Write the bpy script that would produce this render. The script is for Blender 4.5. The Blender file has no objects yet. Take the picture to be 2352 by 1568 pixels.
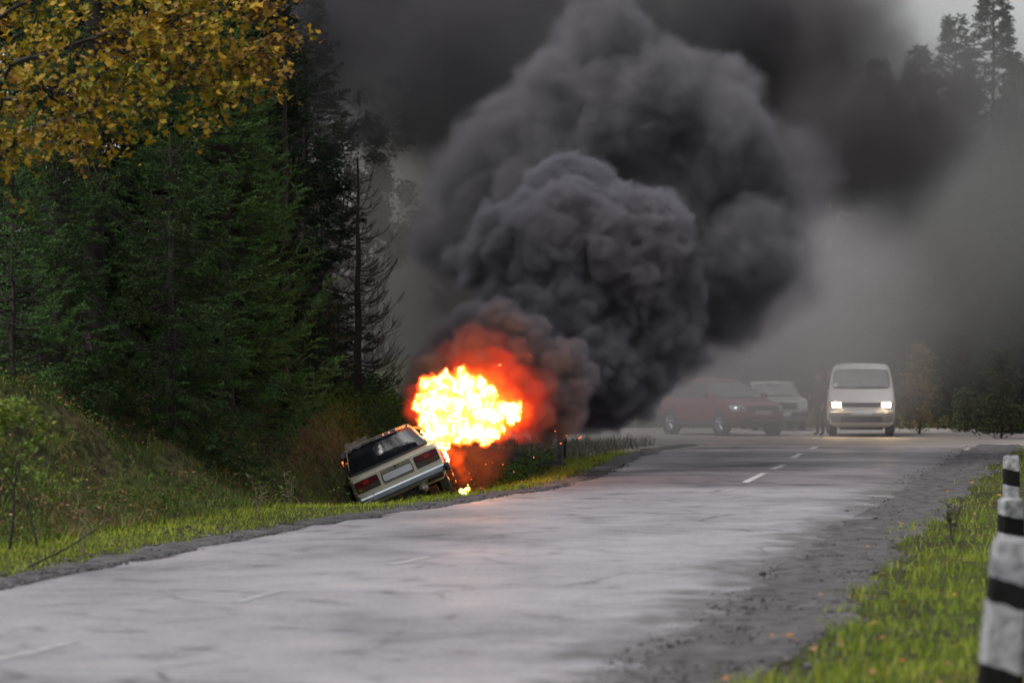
import bpy, bmesh, math, random
import numpy as np
from mathutils import Vector, Matrix, Euler

random.seed(7)
rng = np.random.default_rng(7)
sc = bpy.context.scene
C = sc.collection

# ------------------------------------------------------------------ camera
CAM_H = 2.1                      # eye height over the road
F_PX, CX, YH = 8820.0, 1176.0, 821.3   # focal length, centre column and horizon row measured on the photo


def W(px, py, d):
    """world point seen at photo position (px, py) at distance d"""
    return Vector(((px - CX) * d / F_PX, d, CAM_H - (py - YH) * d / F_PX))


def G(px, py):
    """world (x, y) on the road plane seen at photo position"""
    d = F_PX * CAM_H / (py - YH)
    return ((px - CX) * d / F_PX, d)


cam_d = bpy.data.cameras.new('camera')
cam = bpy.data.objects.new('camera', cam_d)
C.objects.link(cam)
cam.location = (0, 0, CAM_H)
cam.rotation_euler = (math.radians(90.242), 0, 0)
cam_d.sensor_width = 36
cam_d.lens = 135
cam_d.clip_start = 0.5
cam_d.clip_end = 3000
cam_d.dof.use_dof = True
cam_d.dof.focus_distance = 63.5
cam_d.dof.aperture_fstop = 2.3
sc.camera = cam

# ------------------------------------------------------------------ sky and sun (overcast)
SUN_EL, SUN_AZ = 56.0, 238.0     # degrees; azimuth clockwise from +Y: from the left, behind the camera
wd = bpy.data.worlds.new('World')
sc.world = wd
wd.use_nodes = True
nt = wd.node_tree
sky = nt.nodes.new('ShaderNodeTexSky')
sky.sky_type = 'NISHITA'
sky.sun_disc = False
sky.sun_elevation = math.radians(SUN_EL)
sky.sun_rotation = math.radians(SUN_AZ)
sky.dust_density = 4.0
sky.air_density = 1.2
sky.ozone_density = 1.0
hs = nt.nodes.new('ShaderNodeHueSaturation')
hs.inputs['Saturation'].default_value = 0.16
nt.links.new(sky.outputs[0], hs.inputs['Color'])
bg = nt.nodes['Background']
bg.inputs['Strength'].default_value = 0.14
nt.links.new(hs.outputs[0], bg.inputs['Color'])
sun_d = bpy.data.lights.new('sun', 'SUN')
sun_d.energy = 1.5
sun_d.angle = math.radians(25)
sun_d.color = (1.0, 0.96, 0.92)
sun = bpy.data.objects.new('sun', sun_d)
C.objects.link(sun)
_a, _e = math.radians(SUN_AZ), math.radians(SUN_EL)
sdir = Vector((math.sin(_a) * math.cos(_e), math.cos(_a) * math.cos(_e), math.sin(_e)))
sun.rotation_euler = sdir.to_track_quat('Z', 'Y').to_euler()
sun.location = (-20, -10, 40)

sc.view_settings.view_transform = 'Standard'
sc.view_settings.look = 'None'
sc.view_settings.exposure = 0.6
sc.view_settings.gamma = 1.0
sc.view_settings.use_curve_mapping = False
cy = sc.cycles
cy.max_bounces = 6
cy.diffuse_bounces = 2
cy.glossy_bounces = 3
cy.transmission_bounces = 4
cy.transparent_max_bounces = 24
cy.volume_bounces = 1
cy.volume_step_rate = 1.0
cy.volume_max_steps = 128
cy.use_denoising = True
cy.sample_clamp_indirect = 4.0
cy.caustics_reflective = False
cy.caustics_refractive = False


# ------------------------------------------------------------------ helpers: objects
def tag(o, label=None, cat=None, group=None, kind=None):
    if label:
        o['label'] = label
    if cat:
        o['category'] = cat
    if group:
        o['group'] = group
    if kind:
        o['kind'] = kind
    return o


def empty(name, loc=(0, 0, 0), rot=(0, 0, 0)):
    o = bpy.data.objects.new(name, None)
    o.empty_display_size = 0.3
    C.objects.link(o)
    o.location = loc
    o.rotation_euler = rot
    return o


def link(name, me, mat=None, parent=None):
    o = bpy.data.objects.new(name, me)
    C.objects.link(o)
    if mat is not None:
        if isinstance(mat, (list, tuple)):
            for m in mat:
                me.materials.append(m)
        else:
            me.materials.append(mat)
    if parent is not None:
        o.parent = parent
    return o


def mesh_np(name, verts, tris=None, quads=None, smooth=False):
    me = bpy.data.meshes.new(name)
    verts = np.asarray(verts, dtype=np.float32).reshape(-1, 3)
    parts, starts, n = [], [], 0
    if tris is not None and len(tris):
        t = np.asarray(tris, dtype=np.int32).reshape(-1, 3)
        parts.append(t.ravel())
        starts.append(np.arange(len(t), dtype=np.int32) * 3)
        n += t.size
    if quads is not None and len(quads):
        q = np.asarray(quads, dtype=np.int32).reshape(-1, 4)
        parts.append(q.ravel())
        starts.append(n + np.arange(len(q), dtype=np.int32) * 4)
    loops = np.concatenate(parts)
    st = np.concatenate(starts)
    me.vertices.add(len(verts))
    me.vertices.foreach_set('co', verts.ravel())
    me.loops.add(len(loops))
    me.loops.foreach_set('vertex_index', loops)
    me.polygons.add(len(st))
    me.polygons.foreach_set('loop_start', st)
    if smooth:
        me.polygons.foreach_set('use_smooth', np.ones(len(st), dtype=bool))
    me.update(calc_edges=True)
    return me


class MB:
    """collects simple shapes into one mesh"""

    def __init__(self):
        self.v, self.f = [], []

    def add(self, vs, fs):
        n = len(self.v)
        self.v += [tuple(v) for v in vs]
        self.f += [tuple(i + n for i in f) for f in fs]
        return self

    def box(self, lo, hi, m=None, bevel=0.0):
        (x0, y0, z0), (x1, y1, z1) = lo, hi
        if bevel <= 0:
            vs = [(x0, y0, z0), (x1, y0, z0), (x1, y1, z0), (x0, y1, z0), (x0, y0, z1), (x1, y0, z1), (x1, y1, z1), (x0, y1, z1)]
            fs = [(0, 3, 2, 1), (4, 5, 6, 7), (0, 1, 5, 4), (1, 2, 6, 5), (2, 3, 7, 6), (3, 0, 4, 7)]
        else:
            bm = bmesh.new()
            bmesh.ops.create_cube(bm, size=1.0)
            for v in bm.verts:
                v.co = Vector((x0 + (v.co.x + .5) * (x1 - x0), y0 + (v.co.y + .5) * (y1 - y0), z0 + (v.co.z + .5) * (z1 - z0)))
            bmesh.ops.bevel(bm, geom=bm.edges[:], offset=bevel, segments=2, affect='EDGES', profile=0.5)
            bm.verts.index_update()
            vs = [v.co[:] for v in bm.verts]
            fs = [[v.index for v in f.verts] for f in bm.faces]
            bm.free()
        if m is not None:
            vs = [m @ Vector(v) for v in vs]
        return self.add(vs, fs)

    def loft(self, rings, cap=True, closed=True):
        k = len(rings[0])
        vs = [p for r in rings for p in r]
        fs = []
        for i in range(len(rings) - 1):
            for j in range(k if closed else k - 1):
                a, b = i * k + j, i * k + (j + 1) % k
                fs.append((a, b, b + k, a + k))
        if cap and closed:
            fs.append(tuple(reversed(range(k))))
            fs.append(tuple(range((len(rings) - 1) * k, len(rings) * k)))
        return self.add(vs, fs)

    def tube(self, pts, r, n=8, cap=True):
        pts = [Vector(p) for p in pts]
        rr = r if isinstance(r, (list, tuple)) else [r] * len(pts)
        rings = []
        up = Vector((0.13, 0.21, 0.97))
        for i, p in enumerate(pts):
            t = (pts[min(i + 1, len(pts) - 1)] - pts[max(i - 1, 0)]).normalized()
            a = t.cross(up)
            if a.length < 1e-3:
                a = t.cross(Vector((1, 0, 0)))
            a.normalize()
            b = t.cross(a)
            rings.append([p + (a * math.cos(q) + b * math.sin(q)) * rr[i] for q in [2 * math.pi * k / n for k in range(n)]])
        return self.loft(rings, cap)

    def lathe(self, prof, axis_m=None, n=24):
        """prof: list of (radius, height) turned about local z"""
        rings = [[Vector((r * math.cos(2 * math.pi * k / n), r * math.sin(2 * math.pi * k / n), h)) for k in range(n)] for r, h in prof]
        if axis_m is not None:
            rings = [[axis_m @ p for p in r] for r in rings]
        return self.loft(rings, True)

    def mesh(self, name, smooth=None):
        me = bpy.data.meshes.new(name)
        me.from_pydata(self.v, [], self.f)
        me.update()
        bm = bmesh.new()
        bm.from_mesh(me)
        bmesh.ops.recalc_face_normals(bm, faces=bm.faces[:])
        bm.to_mesh(me)
        bm.free()
        if smooth is not None:
            me.polygons.foreach_set('use_smooth', [True] * len(me.polygons))
            me.set_sharp_from_angle(angle=math.radians(smooth))
        return me

    def build(self, name, mat, parent=None, smooth=None):
        return link(name, self.mesh(name, smooth), mat, parent)


def evaluated(o, name):
    dg = bpy.context.evaluated_depsgraph_get()
    dg.update()
    return bpy.data.meshes.new_from_object(o.evaluated_get(dg))


# ------------------------------------------------------------------ helpers: numpy noise
_perm = np.random.default_rng(3).random((256, 256)).astype(np.float32)


def vnoise(x, y):
    xi, yi = np.floor(x).astype(int), np.floor(y).astype(int)
    fx, fy = x - xi, y - yi
    fx, fy = fx * fx * (3 - 2 * fx), fy * fy * (3 - 2 * fy)
    g = lambda a, b: _perm[a % 256, b % 256]
    return (g(xi, yi) * (1 - fx) + g(xi + 1, yi) * fx) * (1 - fy) + (g(xi, yi + 1) * (1 - fx) + g(xi + 1, yi + 1) * fx) * fy


def fbm(x, y, s, o=3):
    x, y = np.asarray(x, float) / s, np.asarray(y, float) / s
    t, a, n = 0, 1, 0
    for _ in range(o):
        t = t + a * vnoise(x, y)
        n += a
        a *= .5
        x, y = x * 2.03 + 17.3, y * 2.03 + 5.1
    return t / n


def sstep(a, b, x):
    t = np.clip((np.asarray(x, float) - a) / (b - a), 0, 1)
    return t * t * (3 - 2 * t)


# ------------------------------------------------------------------ helpers: materials
def new_mat(name):
    m = bpy.data.materials.new(name)
    m.use_nodes = True
    return m, m.node_tree, m.node_tree.nodes['Principled BSDF']


def N(nt, typ, **kw):
    n = nt.nodes.new(typ)
    for k, v in kw.items():
        if k in n.inputs.keys():
            n.inputs[k].default_value = v
        else:
            setattr(n, k, v)
    return n


def ramp(nt, fac, stops, interp='LINEAR'):
    r = nt.nodes.new('ShaderNodeValToRGB')
    r.color_ramp.interpolation = interp
    e = r.color_ramp.elements
    while len(e) < len(stops):
        e.new(0.5)
    for i, (p, c) in enumerate(stops):
        e[i].position = p
        e[i].color = (c[0], c[1], c[2], 1) if len(c) == 3 else c
    nt.links.new(fac, r.inputs[0])
    return r


def mat_simple(name, col, rough=0.6, metal=0.0, noise=0.15, nscale=8.0, coat=0.0, spec=0.5, bump=0.0, bscale=60.0):
    m, nt, b = new_mat(name)
    tc = N(nt, 'ShaderNodeTexCoord')
    nz = N(nt, 'ShaderNodeTexNoise', Scale=nscale, Detail=5.0)
    nt.links.new(tc.outputs['Object'], nz.inputs['Vector'])
    lo = tuple(c * (1 - noise) for c in col)
    hi = tuple(min(1, c * (1 + noise)) for c in col)
    r = ramp(nt, nz.outputs[0], [(0.3, lo), (0.7, hi)])
    nt.links.new(r.outputs[0], b.inputs['Base Color'])
    b.inputs['Roughness'].default_value = rough
    b.inputs['Metallic'].default_value = metal
    b.inputs['Coat Weight'].default_value = coat
    b.inputs['Specular IOR Level'].default_value = spec
    if bump:
        n2 = N(nt, 'ShaderNodeTexNoise', Scale=bscale, Detail=4.0)
        nt.links.new(tc.outputs['Object'], n2.inputs['Vector'])
        bp = N(nt, 'ShaderNodeBump', Strength=bump, Distance=0.02)
        nt.links.new(n2.outputs[0], bp.inputs['Height'])
        nt.links.new(bp.outputs[0], b.inputs['Normal'])
    return m


def mat_leafy(name, stops, rough=0.6, trans=0.25, patch=1.2, spec=0.3):
    """foliage / blades: colour picked per piece (island and object), drifting a little over the plant"""
    m, nt, b = new_mat(name)
    ge = N(nt, 'ShaderNodeNewGeometry')
    oi = N(nt, 'ShaderNodeObjectInfo')
    tc = N(nt, 'ShaderNodeTexCoord')
    nz = N(nt, 'ShaderNodeTexNoise', Scale=patch, Detail=3.0)
    nt.links.new(tc.outputs['Object'], nz.inputs['Vector'])
    a1 = N(nt, 'ShaderNodeMath', operation='ADD')
    nt.links.new(ge.outputs['Random Per Island'], a1.inputs[0])
    nt.links.new(oi.outputs['Random'], a1.inputs[1])
    fr = N(nt, 'ShaderNodeMath', operation='FRACT')
    nt.links.new(a1.outputs[0], fr.inputs[0])
    mx = N(nt, 'ShaderNodeMath', operation='MULTIPLY_ADD')
    mx.inputs[1].default_value = 0.55
    nt.links.new(fr.outputs[0], mx.inputs[0])
    sb = N(nt, 'ShaderNodeMath', operation='MULTIPLY_ADD')
    sb.inputs[1].default_value = 1.3
    sb.inputs[2].default_value = -0.42
    nt.links.new(nz.outputs[0], sb.inputs[0])
    nt.links.new(sb.outputs[0], mx.inputs[2])
    r = ramp(nt, mx.outputs[0], stops)
    nt.links.new(r.outputs[0], b.inputs['Base Color'])
    b.inputs['Roughness'].default_value = rough
    b.inputs['Specular IOR Level'].default_value = spec
    out = nt.nodes['Material Output']
    if trans > 0:
        tl = N(nt, 'ShaderNodeBsdfTranslucent')
        nt.links.new(r.outputs[0], tl.inputs['Color'])
        ms = N(nt, 'ShaderNodeMixShader')
        ms.inputs[0].default_value = trans
        nt.links.new(b.outputs[0], ms.inputs[1])
        nt.links.new(tl.outputs[0], ms.inputs[2])
        nt.links.new(ms.outputs[0], out.inputs['Surface'])
    return m


def mat_volume(name, density, col=(.5, .48, .5), aniso=0.0, emis=0.0, ecol=(1, .3, .05), absorb=None):
    m = bpy.data.materials.new(name)
    m.use_nodes = True
    nt = m.node_tree
    nt.nodes.clear()
    out = nt.nodes.new('ShaderNodeOutputMaterial')
    v = nt.nodes.new('ShaderNodeVolumePrincipled')
    v.inputs['Density Attribute'].default_value = ''
    v.inputs['Color Attribute'].default_value = ''
    v.inputs['Temperature Attribute'].default_value = ''
    v.inputs['Color'].default_value = (*col, 1)
    v.inputs['Density'].default_value = density
    v.inputs['Anisotropy'].default_value = aniso
    v.inputs['Emission Strength'].default_value = emis
    v.inputs['Emission Color'].default_value = (*ecol, 1)
    if absorb:
        v.inputs['Absorption Color'].default_value = (*absorb, 1)
    nt.links.new(v.outputs[0], out.inputs['Volume'])
    return m


def mat_soft_volume(name, density, col, nscale=1.5, edge=0.25, contrast=1.0, step=1.0, detail=3.0, seed=0.0, emis=0.0, ecol=(1, .3, .05)):
    """smoke that thins out smoothly towards the rim of its unit-sphere mesh and is uneven inside"""
    m = mat_volume(name, density, col)
    nt = m.node_tree
    v = [n for n in nt.nodes if n.type == 'PRINCIPLED_VOLUME'][0]
    tc = N(nt, 'ShaderNodeTexCoord')
    ln = N(nt, 'ShaderNodeVectorMath', operation='LENGTH')
    nt.links.new(tc.outputs['Object'], ln.inputs[0])
    nz = N(nt, 'ShaderNodeTexNoise', Scale=nscale, Detail=detail, Roughness=0.55)
    ad = N(nt, 'ShaderNodeVectorMath', operation='ADD')
    ad.inputs[1].default_value = (seed, seed * .7, -seed)
    nt.links.new(tc.outputs['Object'], ad.inputs[0])
    nt.links.new(ad.outputs[0], nz.inputs['Vector'])
    # rim distance pushed in and out by the noise
    o = N(nt, 'ShaderNodeMath', operation='MULTIPLY_ADD')
    o.inputs[1].default_value = -contrast
    o.inputs[2].default_value = 0.5 * contrast
    nt.links.new(nz.outputs[0], o.inputs[0])
    s = N(nt, 'ShaderNodeMath', operation='ADD')
    nt.links.new(ln.outputs['Value'], s.inputs[0])
    nt.links.new(o.outputs[0], s.inputs[1])
    mr = N(nt, 'ShaderNodeMapRange')
    mr.interpolation_type = 'SMOOTHSTEP'
    mr.inputs['From Min'].default_value = edge
    mr.inputs['From Max'].default_value = 0.95
    mr.inputs['To Min'].default_value = density
    mr.inputs['To Max'].default_value = 0.0
    nt.links.new(s.outputs[0], mr.inputs['Value'])
    nt.links.new(mr.outputs[0], v.inputs['Density'])
    if emis:
        v.inputs['Emission Color'].default_value = (*ecol, 1)
        me = N(nt, 'ShaderNodeMath', operation='MULTIPLY')
        me.inputs[1].default_value = emis / density
        nt.links.new(mr.outputs[0], me.inputs[0])
        nt.links.new(me.outputs[0], v.inputs['Emission Strength'])
    m.cycles.volume_step_rate = step
    return m


def _ico(sub):
    bm = bmesh.new()
    bmesh.ops.create_icosphere(bm, subdivisions=sub, radius=1)
    v = np.array([q.co[:] for q in bm.verts])
    bm.verts.index_update()
    t = np.array([[q.index for q in f.verts] for f in bm.faces])
    bm.free()
    return v, t


ICO1, ICO2, ICO3 = _ico(1), _ico(2), _ico(3)



# ------------------------------------------------------------------ terrain
_ld = np.array([-40, 10, 20, 25, 31.4, 36, 44.3, 50.3, 54, 58, 61, 67.7, 81, 86.7, 93, 130])
_lx = np.array([-14, -8.2, -6.6, -5.95, -5.2, -4.6, -3.2, -2.0, -1.1, -.25, .5, 1.45, 2.6, 3.3, 4.6, 14.])
_rd = np.array([-40, 10, 20, 24, 27.7, 37.3, 47.4, 54, 64.7, 73.2, 86.2, 100, 130])
_rx = np.array([-8, -1.9, 0.0, 0.75, 1.35, 2.75, 4.15, 5.4, 6.95, 8.3, 10.4, 12.8, 19.])
xl = lambda y: np.interp(y, _ld, _lx)
xr = lambda y: np.interp(y, _rd, _rx)


def ground_z(x, y, fine=True):
    x, y = np.asarray(x, float), np.asarray(y, float)
    u = xl(y) - x                       # metres left of the road edge
    r = x - xr(y)                       # metres right of it
    n = (fbm(x, y, .95, 4) - .5) * 1.5
    n2 = fbm(x + 40, y, 3.5) - .5
    bank = .07 * sstep(.3, 1.2, u) + 1.65 * sstep(1.75, 5.2, u + n2 * .9 - 1.0 * sstep(52, 58, y)) + .13 * np.clip(u - 5.5, 0, 30)
    bank = bank + n * .62 * sstep(2.0, 3.4, u - .8 * sstep(52, 58, y))
    dt = -.28 * sstep(.4, 1.75, u) - .62 * sstep(1.8, 2.9, u) + 2.15 * sstep(2.9, 4.7, u) + .12 * np.clip(u - 5.5, 0, 30) + n * .22 * sstep(.8, 2, u)
    bank = bank - .28 * sstep(.4, 1.75, u) * (1 - sstep(2.2, 3.6, u)) * sstep(52.0, 57.0, y)
    wd = sstep(58.0, 62.5, y) * (1 - sstep(76, 86, y))
    far = sstep(80, 92, y)
    lf = bank * (1 - wd) + dt * wd
    lf = lf * (1 - far) + far * (n * .1 + .05 * np.clip(u - 14, 0, 40))
    rg = .05 * sstep(.3, 1.5, r) + n * .14 * sstep(.3, 1.2, r) + .03 * np.clip(r - 3, 0, 50)
    z = np.where(u > 0, lf, np.where(r > 0, rg, 0))
    edge = np.minimum(np.abs(u), np.abs(r))
    inside = (u <= 0) & (r <= 0)
    z = np.where(inside, -.05 * sstep(0, .35, edge), z)
    return z


axx = np.concatenate([[-900, -400, -150, -60, -35, -22], np.arange(-16, 21, .22), [24, 30, 40, 70, 150, 400, 900]])
axy = np.concatenate([[-900, -300, -80, -20, -5, 4, 10], np.arange(14, 90, .3), np.arange(90, 122, .8), [126, 132, 145, 180, 300, 600, 1400]])
gx, gy = np.meshgrid(axx, axy)
gz = ground_z(gx, gy)
# the lot lies flat beyond the bend
lot = (gy > 84) & (gy < 116) & (gx > -6) & (gx < 16)
gz = np.where(lot, np.minimum(gz, -.03), gz)
nx_, ny_ = len(axx), len(axy)
idx = np.arange(nx_ * ny_).reshape(ny_, nx_)
quads = np.stack([idx[:-1, :-1], idx[:-1, 1:], idx[1:, 1:], idx[1:, :-1]], -1).reshape(-1, 4)


def mat_ground():
    m, nt, b = new_mat('earth_and_moss')
    tc = N(nt, 'ShaderNodeTexCoord')
    n1 = N(nt, 'ShaderNodeTexNoise', Scale=.8, Detail=6.0)
    n2 = N(nt, 'ShaderNodeTexNoise', Scale=9.0, Detail=6.0)
    for n in (n1, n2):
        nt.links.new(tc.outputs['Object'], n.inputs['Vector'])
    r1 = ramp(nt, n1.outputs[0], [(.35, (.034, .026, .016)), (.5, (.042, .052, .014)), (.68, (.060, .046, .024))])
    r2 = ramp(nt, n2.outputs[0], [(.35, (.30, .30, .30)), (.7, (1.25, 1.25, 1.25))])
    mx = N(nt, 'ShaderNodeMix', data_type='RGBA', blend_type='MULTIPLY')
    mx.inputs['Factor'].default_value = 1
    nt.links.new(r1.outputs[0], mx.inputs['A'])
    nt.links.new(r2.outputs[0], mx.inputs['B'])
    nt.links.new(mx.outputs['Result'], b.inputs['Base Color'])
    b.inputs['Roughness'].default_value = .95
    b.inputs['Specular IOR Level'].default_value = .1
    bp = N(nt, 'ShaderNodeBump', Strength=.8, Distance=.05)
    nt.links.new(n2.outputs[0], bp.inputs['Height'])
    nt.links.new(bp.outputs[0], b.inputs['Normal'])
    return m


ground = link('ground', mesh_np('ground', np.stack([gx, gy, gz], -1), quads=quads, smooth=True), mat_ground())
tag(ground, 'dark earth and moss of the bank, ditch and forest floor', kind='structure')


def mat_asphalt():
    m, nt, b = new_mat('worn_wet_asphalt')
    tc = N(nt, 'ShaderNodeTexCoord')
    mp = N(nt, 'ShaderNodeMapping')
    mp.inputs['Scale'].default_value = (1, .55, 1)
    nt.links.new(tc.outputs['Object'], mp.inputs['Vector'])
    big = N(nt, 'ShaderNodeTexNoise', Scale=.35, Detail=6.0, Roughness=.6)
    mid = N(nt, 'ShaderNodeTexNoise', Scale=1.6, Detail=7.0, Roughness=.62, Distortion=.4)
    fin = N(nt, 'ShaderNodeTexNoise', Scale=22.0, Detail=5.0)
    agg = N(nt, 'ShaderNodeTexVoronoi', Scale=85.0)
    for n in (big, mid, fin, agg):
        nt.links.new(mp.outputs[0], n.inputs['Vector'])
    base = ramp(nt, big.outputs[0], [(.33, (.105, .100, .110)), (.46, (.175, .166, .180)), (.58, (.215, .204, .218)), (.72, (.25, .236, .246))])
    # dark tar patches and broken spots
    tar = ramp(nt, mid.outputs[0], [(.29, (.30, .29, .30)), (.36, (.66, .65, .66)), (.43, (.92, .91, .92)), (.55, (1, 1, 1)), (.68, (1.12, 1.06, 1.04))])
    mx = N(nt, 'ShaderNodeMix', data_type='RGBA', blend_type='MULTIPLY')
    mx.inputs['Factor'].default_value = 1
    nt.links.new(base.outputs[0], mx.inputs['A'])
    nt.links.new(tar.outputs[0], mx.inputs['B'])
    fr = ramp(nt, fin.outputs[0], [(.3, (.8, .8, .8)), (.7, (1.15, 1.15, 1.15))])
    mx2 = N(nt, 'ShaderNodeMix', data_type='RGBA', blend_type='MULTIPLY')
    mx2.inputs['Factor'].default_value = 1
    nt.links.new(mx.outputs['Result'], mx2.inputs['A'])
    nt.links.new(fr.outputs[0], mx2.inputs['B'])
    # smoke's shadow and reflection painted dark onto far asphalt, patched and reddish further on
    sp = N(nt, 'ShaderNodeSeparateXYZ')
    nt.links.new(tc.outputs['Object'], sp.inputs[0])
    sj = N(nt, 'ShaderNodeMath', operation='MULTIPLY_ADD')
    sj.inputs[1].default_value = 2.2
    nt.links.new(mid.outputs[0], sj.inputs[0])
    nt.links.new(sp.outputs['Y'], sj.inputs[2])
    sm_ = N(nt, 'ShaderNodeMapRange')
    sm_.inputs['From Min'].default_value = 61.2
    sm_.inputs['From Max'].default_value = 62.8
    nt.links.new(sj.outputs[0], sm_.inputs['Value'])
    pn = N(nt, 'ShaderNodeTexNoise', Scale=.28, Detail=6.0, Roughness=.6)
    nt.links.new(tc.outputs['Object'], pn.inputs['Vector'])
    dulled = ramp(nt, pn.outputs[0], [(.36, (.20, .20, .21)), (.42, (.60, .57, .58)), (.56, (.70, .66, .68)), (.64, (.78, .67, .65))])
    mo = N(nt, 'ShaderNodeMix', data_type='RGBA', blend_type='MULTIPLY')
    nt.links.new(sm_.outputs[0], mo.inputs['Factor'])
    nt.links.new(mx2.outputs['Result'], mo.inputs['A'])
    nt.links.new(dulled.outputs[0], mo.inputs['B'])
    # hairline cracks
    wv = N(nt, 'ShaderNodeVectorMath', operation='MULTIPLY_ADD')
    wv.inputs[1].default_value = (.5, .5, 0)
    nt.links.new(mid.outputs['Color'], wv.inputs[0])
    nt.links.new(tc.outputs['Object'], wv.inputs[2])
    ck = N(nt, 'ShaderNodeTexVoronoi', feature='DISTANCE_TO_EDGE', Scale=.55)
    nt.links.new(wv.outputs[0], ck.inputs['Vector'])
    cr = ramp(nt, ck.outputs['Distance'], [(0, (.35, .34, .34)), (.012, (.6, .6, .6)), (.022, (1, 1, 1))])
    mc = N(nt, 'ShaderNodeMix', data_type='RGBA', blend_type='MULTIPLY')
    cf = ramp(nt, pn.outputs[0], [(.45, (0, 0, 0)), (.6, (1, 1, 1))])
    nt.links.new(cf.outputs[0], mc.inputs['Factor'])
    nt.links.new(mo.outputs['Result'], mc.inputs['A'])
    nt.links.new(cr.outputs[0], mc.inputs['B'])
    at = N(nt, 'ShaderNodeAttribute', attribute_name='dirt')
    dn = N(nt, 'ShaderNodeTexNoise', Scale=1.7, Detail=7.0, Roughness=.65)
    nt.links.new(mp.outputs[0], dn.inputs['Vector'])
    da = N(nt, 'ShaderNodeMath', operation='ADD')
    nt.links.new(at.outputs['Fac'], da.inputs[0])
    nt.links.new(dn.outputs[0], da.inputs[1])
    dr = ramp(nt, da.outputs[0], [(.72, (0, 0, 0)), (.98, (1, 1, 1))])
    mx3 = N(nt, 'ShaderNodeMix', data_type='RGBA')
    nt.links.new(dr.outputs[0], mx3.inputs['Factor'])
    nt.links.new(mc.outputs['Result'], mx3.inputs['A'])
    mx3.inputs['B'].default_value = (.062, .054, .054, 1)
    nt.links.new(mx3.outputs['Result'], b.inputs['Base Color'])
    rr = ramp(nt, big.outputs[0], [(.35, (.72, .72, .72)), (.65, (.48, .48, .48))])
    nt.links.new(rr.outputs[0], b.inputs['Roughness'])
    b.inputs['Specular IOR Level'].default_value = .55
    h1 = N(nt, 'ShaderNodeMath', operation='MULTIPLY_ADD')
    h1.inputs[1].default_value = .35
    nt.links.new(agg.outputs['Distance'], h1.inputs[0])
    nt.links.new(mid.outputs[0], h1.inputs[2])
    bp = N(nt, 'ShaderNodeBump', Strength=.35, Distance=.03)
    nt.links.new(h1.outputs[0], bp.inputs['Height'])
    nt.links.new(bp.outputs[0], b.inputs['Normal'])
    return m


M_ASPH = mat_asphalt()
# road: ragged edges, slight camber and waves
ys = np.concatenate([np.arange(-30, 14, 4.), np.arange(14, 89, .22)])
cols = 30
L = xl(ys) + (fbm(ys * 0 + 3, ys, .8, 4) - .5) * .5 + (fbm(ys * 0 + 9, ys, .25, 2) - .5) * .14
R = xr(ys) + (fbm(ys * 0 + 31, ys, 1.6, 4) - .5) * 1.1 + (fbm(ys * 0 + 53, ys, .3, 3) - .5) * .3
t = np.linspace(0, 1, cols)
rx_ = L[:, None] * (1 - t) + R[:, None] * t
ry_ = np.repeat(ys[:, None], cols, 1)
rz_ = .018 + .03 * (1 - (2 * t - 1) ** 2)[None, :] + (fbm(rx_, ry_, 3.0, 3) - .5) * .035
rz_[:, 0] = rz_[:, -1] = -.03
idx = np.arange(len(ys) * cols).reshape(len(ys), cols)
rq = np.stack([idx[:-1, :-1], idx[:-1, 1:], idx[1:, 1:], idx[1:, :-1]], -1).reshape(-1, 4)
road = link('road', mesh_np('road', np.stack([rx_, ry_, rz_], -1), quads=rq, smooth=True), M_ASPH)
_at = road.data.attributes.new('dirt', 'FLOAT', 'POINT')
_dr = np.clip(1 - (R[:, None] - rx_) / 1.5, 0, 1) * .62 + np.clip(1 - (rx_ - L[:, None]) / .5, 0, 1) * .5
_at.data.foreach_set('value', _dr.astype(np.float32).ravel())
tag(road, 'worn grey asphalt country road bending away past the fire', kind='structure')


def road_z(x, y):
    t = (x - xl(y)) / (xr(y) - xl(y))
    return .018 + .03 * (1 - (2 * t - 1) ** 2) + (fbm(x, y, 3.0, 3) - .5) * .035


# lot where the cars stand
lx_ = np.arange(-5.5, 15.6, .35)
ly_ = np.arange(85, 115.6, .35)
LX, LY = np.meshgrid(lx_, ly_)
LZ = .0 + (fbm(LX, LY, 2.0) - .5) * .02
edge = np.minimum.reduce([LX + 5.5, 15.6 - LX, LY - 85, 115.6 - LY]) + (fbm(LX, LY, 1.3) - .5) * 2.6
inl = xl(LY) - 1.2 - LX                 # keep off the grass spit left of the bend
inl = np.where(LY < 90, np.maximum(inl, 0), 0)
LZ = np.where((edge < .35) | (inl > .2), -.12, LZ)
idx = np.arange(LX.size).reshape(LX.shape)
lq = np.stack([idx[:-1, :-1], idx[:-1, 1:], idx[1:, 1:], idx[1:, :-1]], -1).reshape(-1, 4)
M_LOT = mat_simple('dusty_tarmac', (.17, .15, .14), .8, noise=.35, nscale=.5, bump=.3, bscale=14)
lotob = link('parking_area', mesh_np('parking_area', np.stack([LX, LY, LZ], -1), quads=lq, smooth=True), M_LOT)
tag(lotob, 'dusty paved area at the bend where the cars stand', kind='structure')

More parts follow.
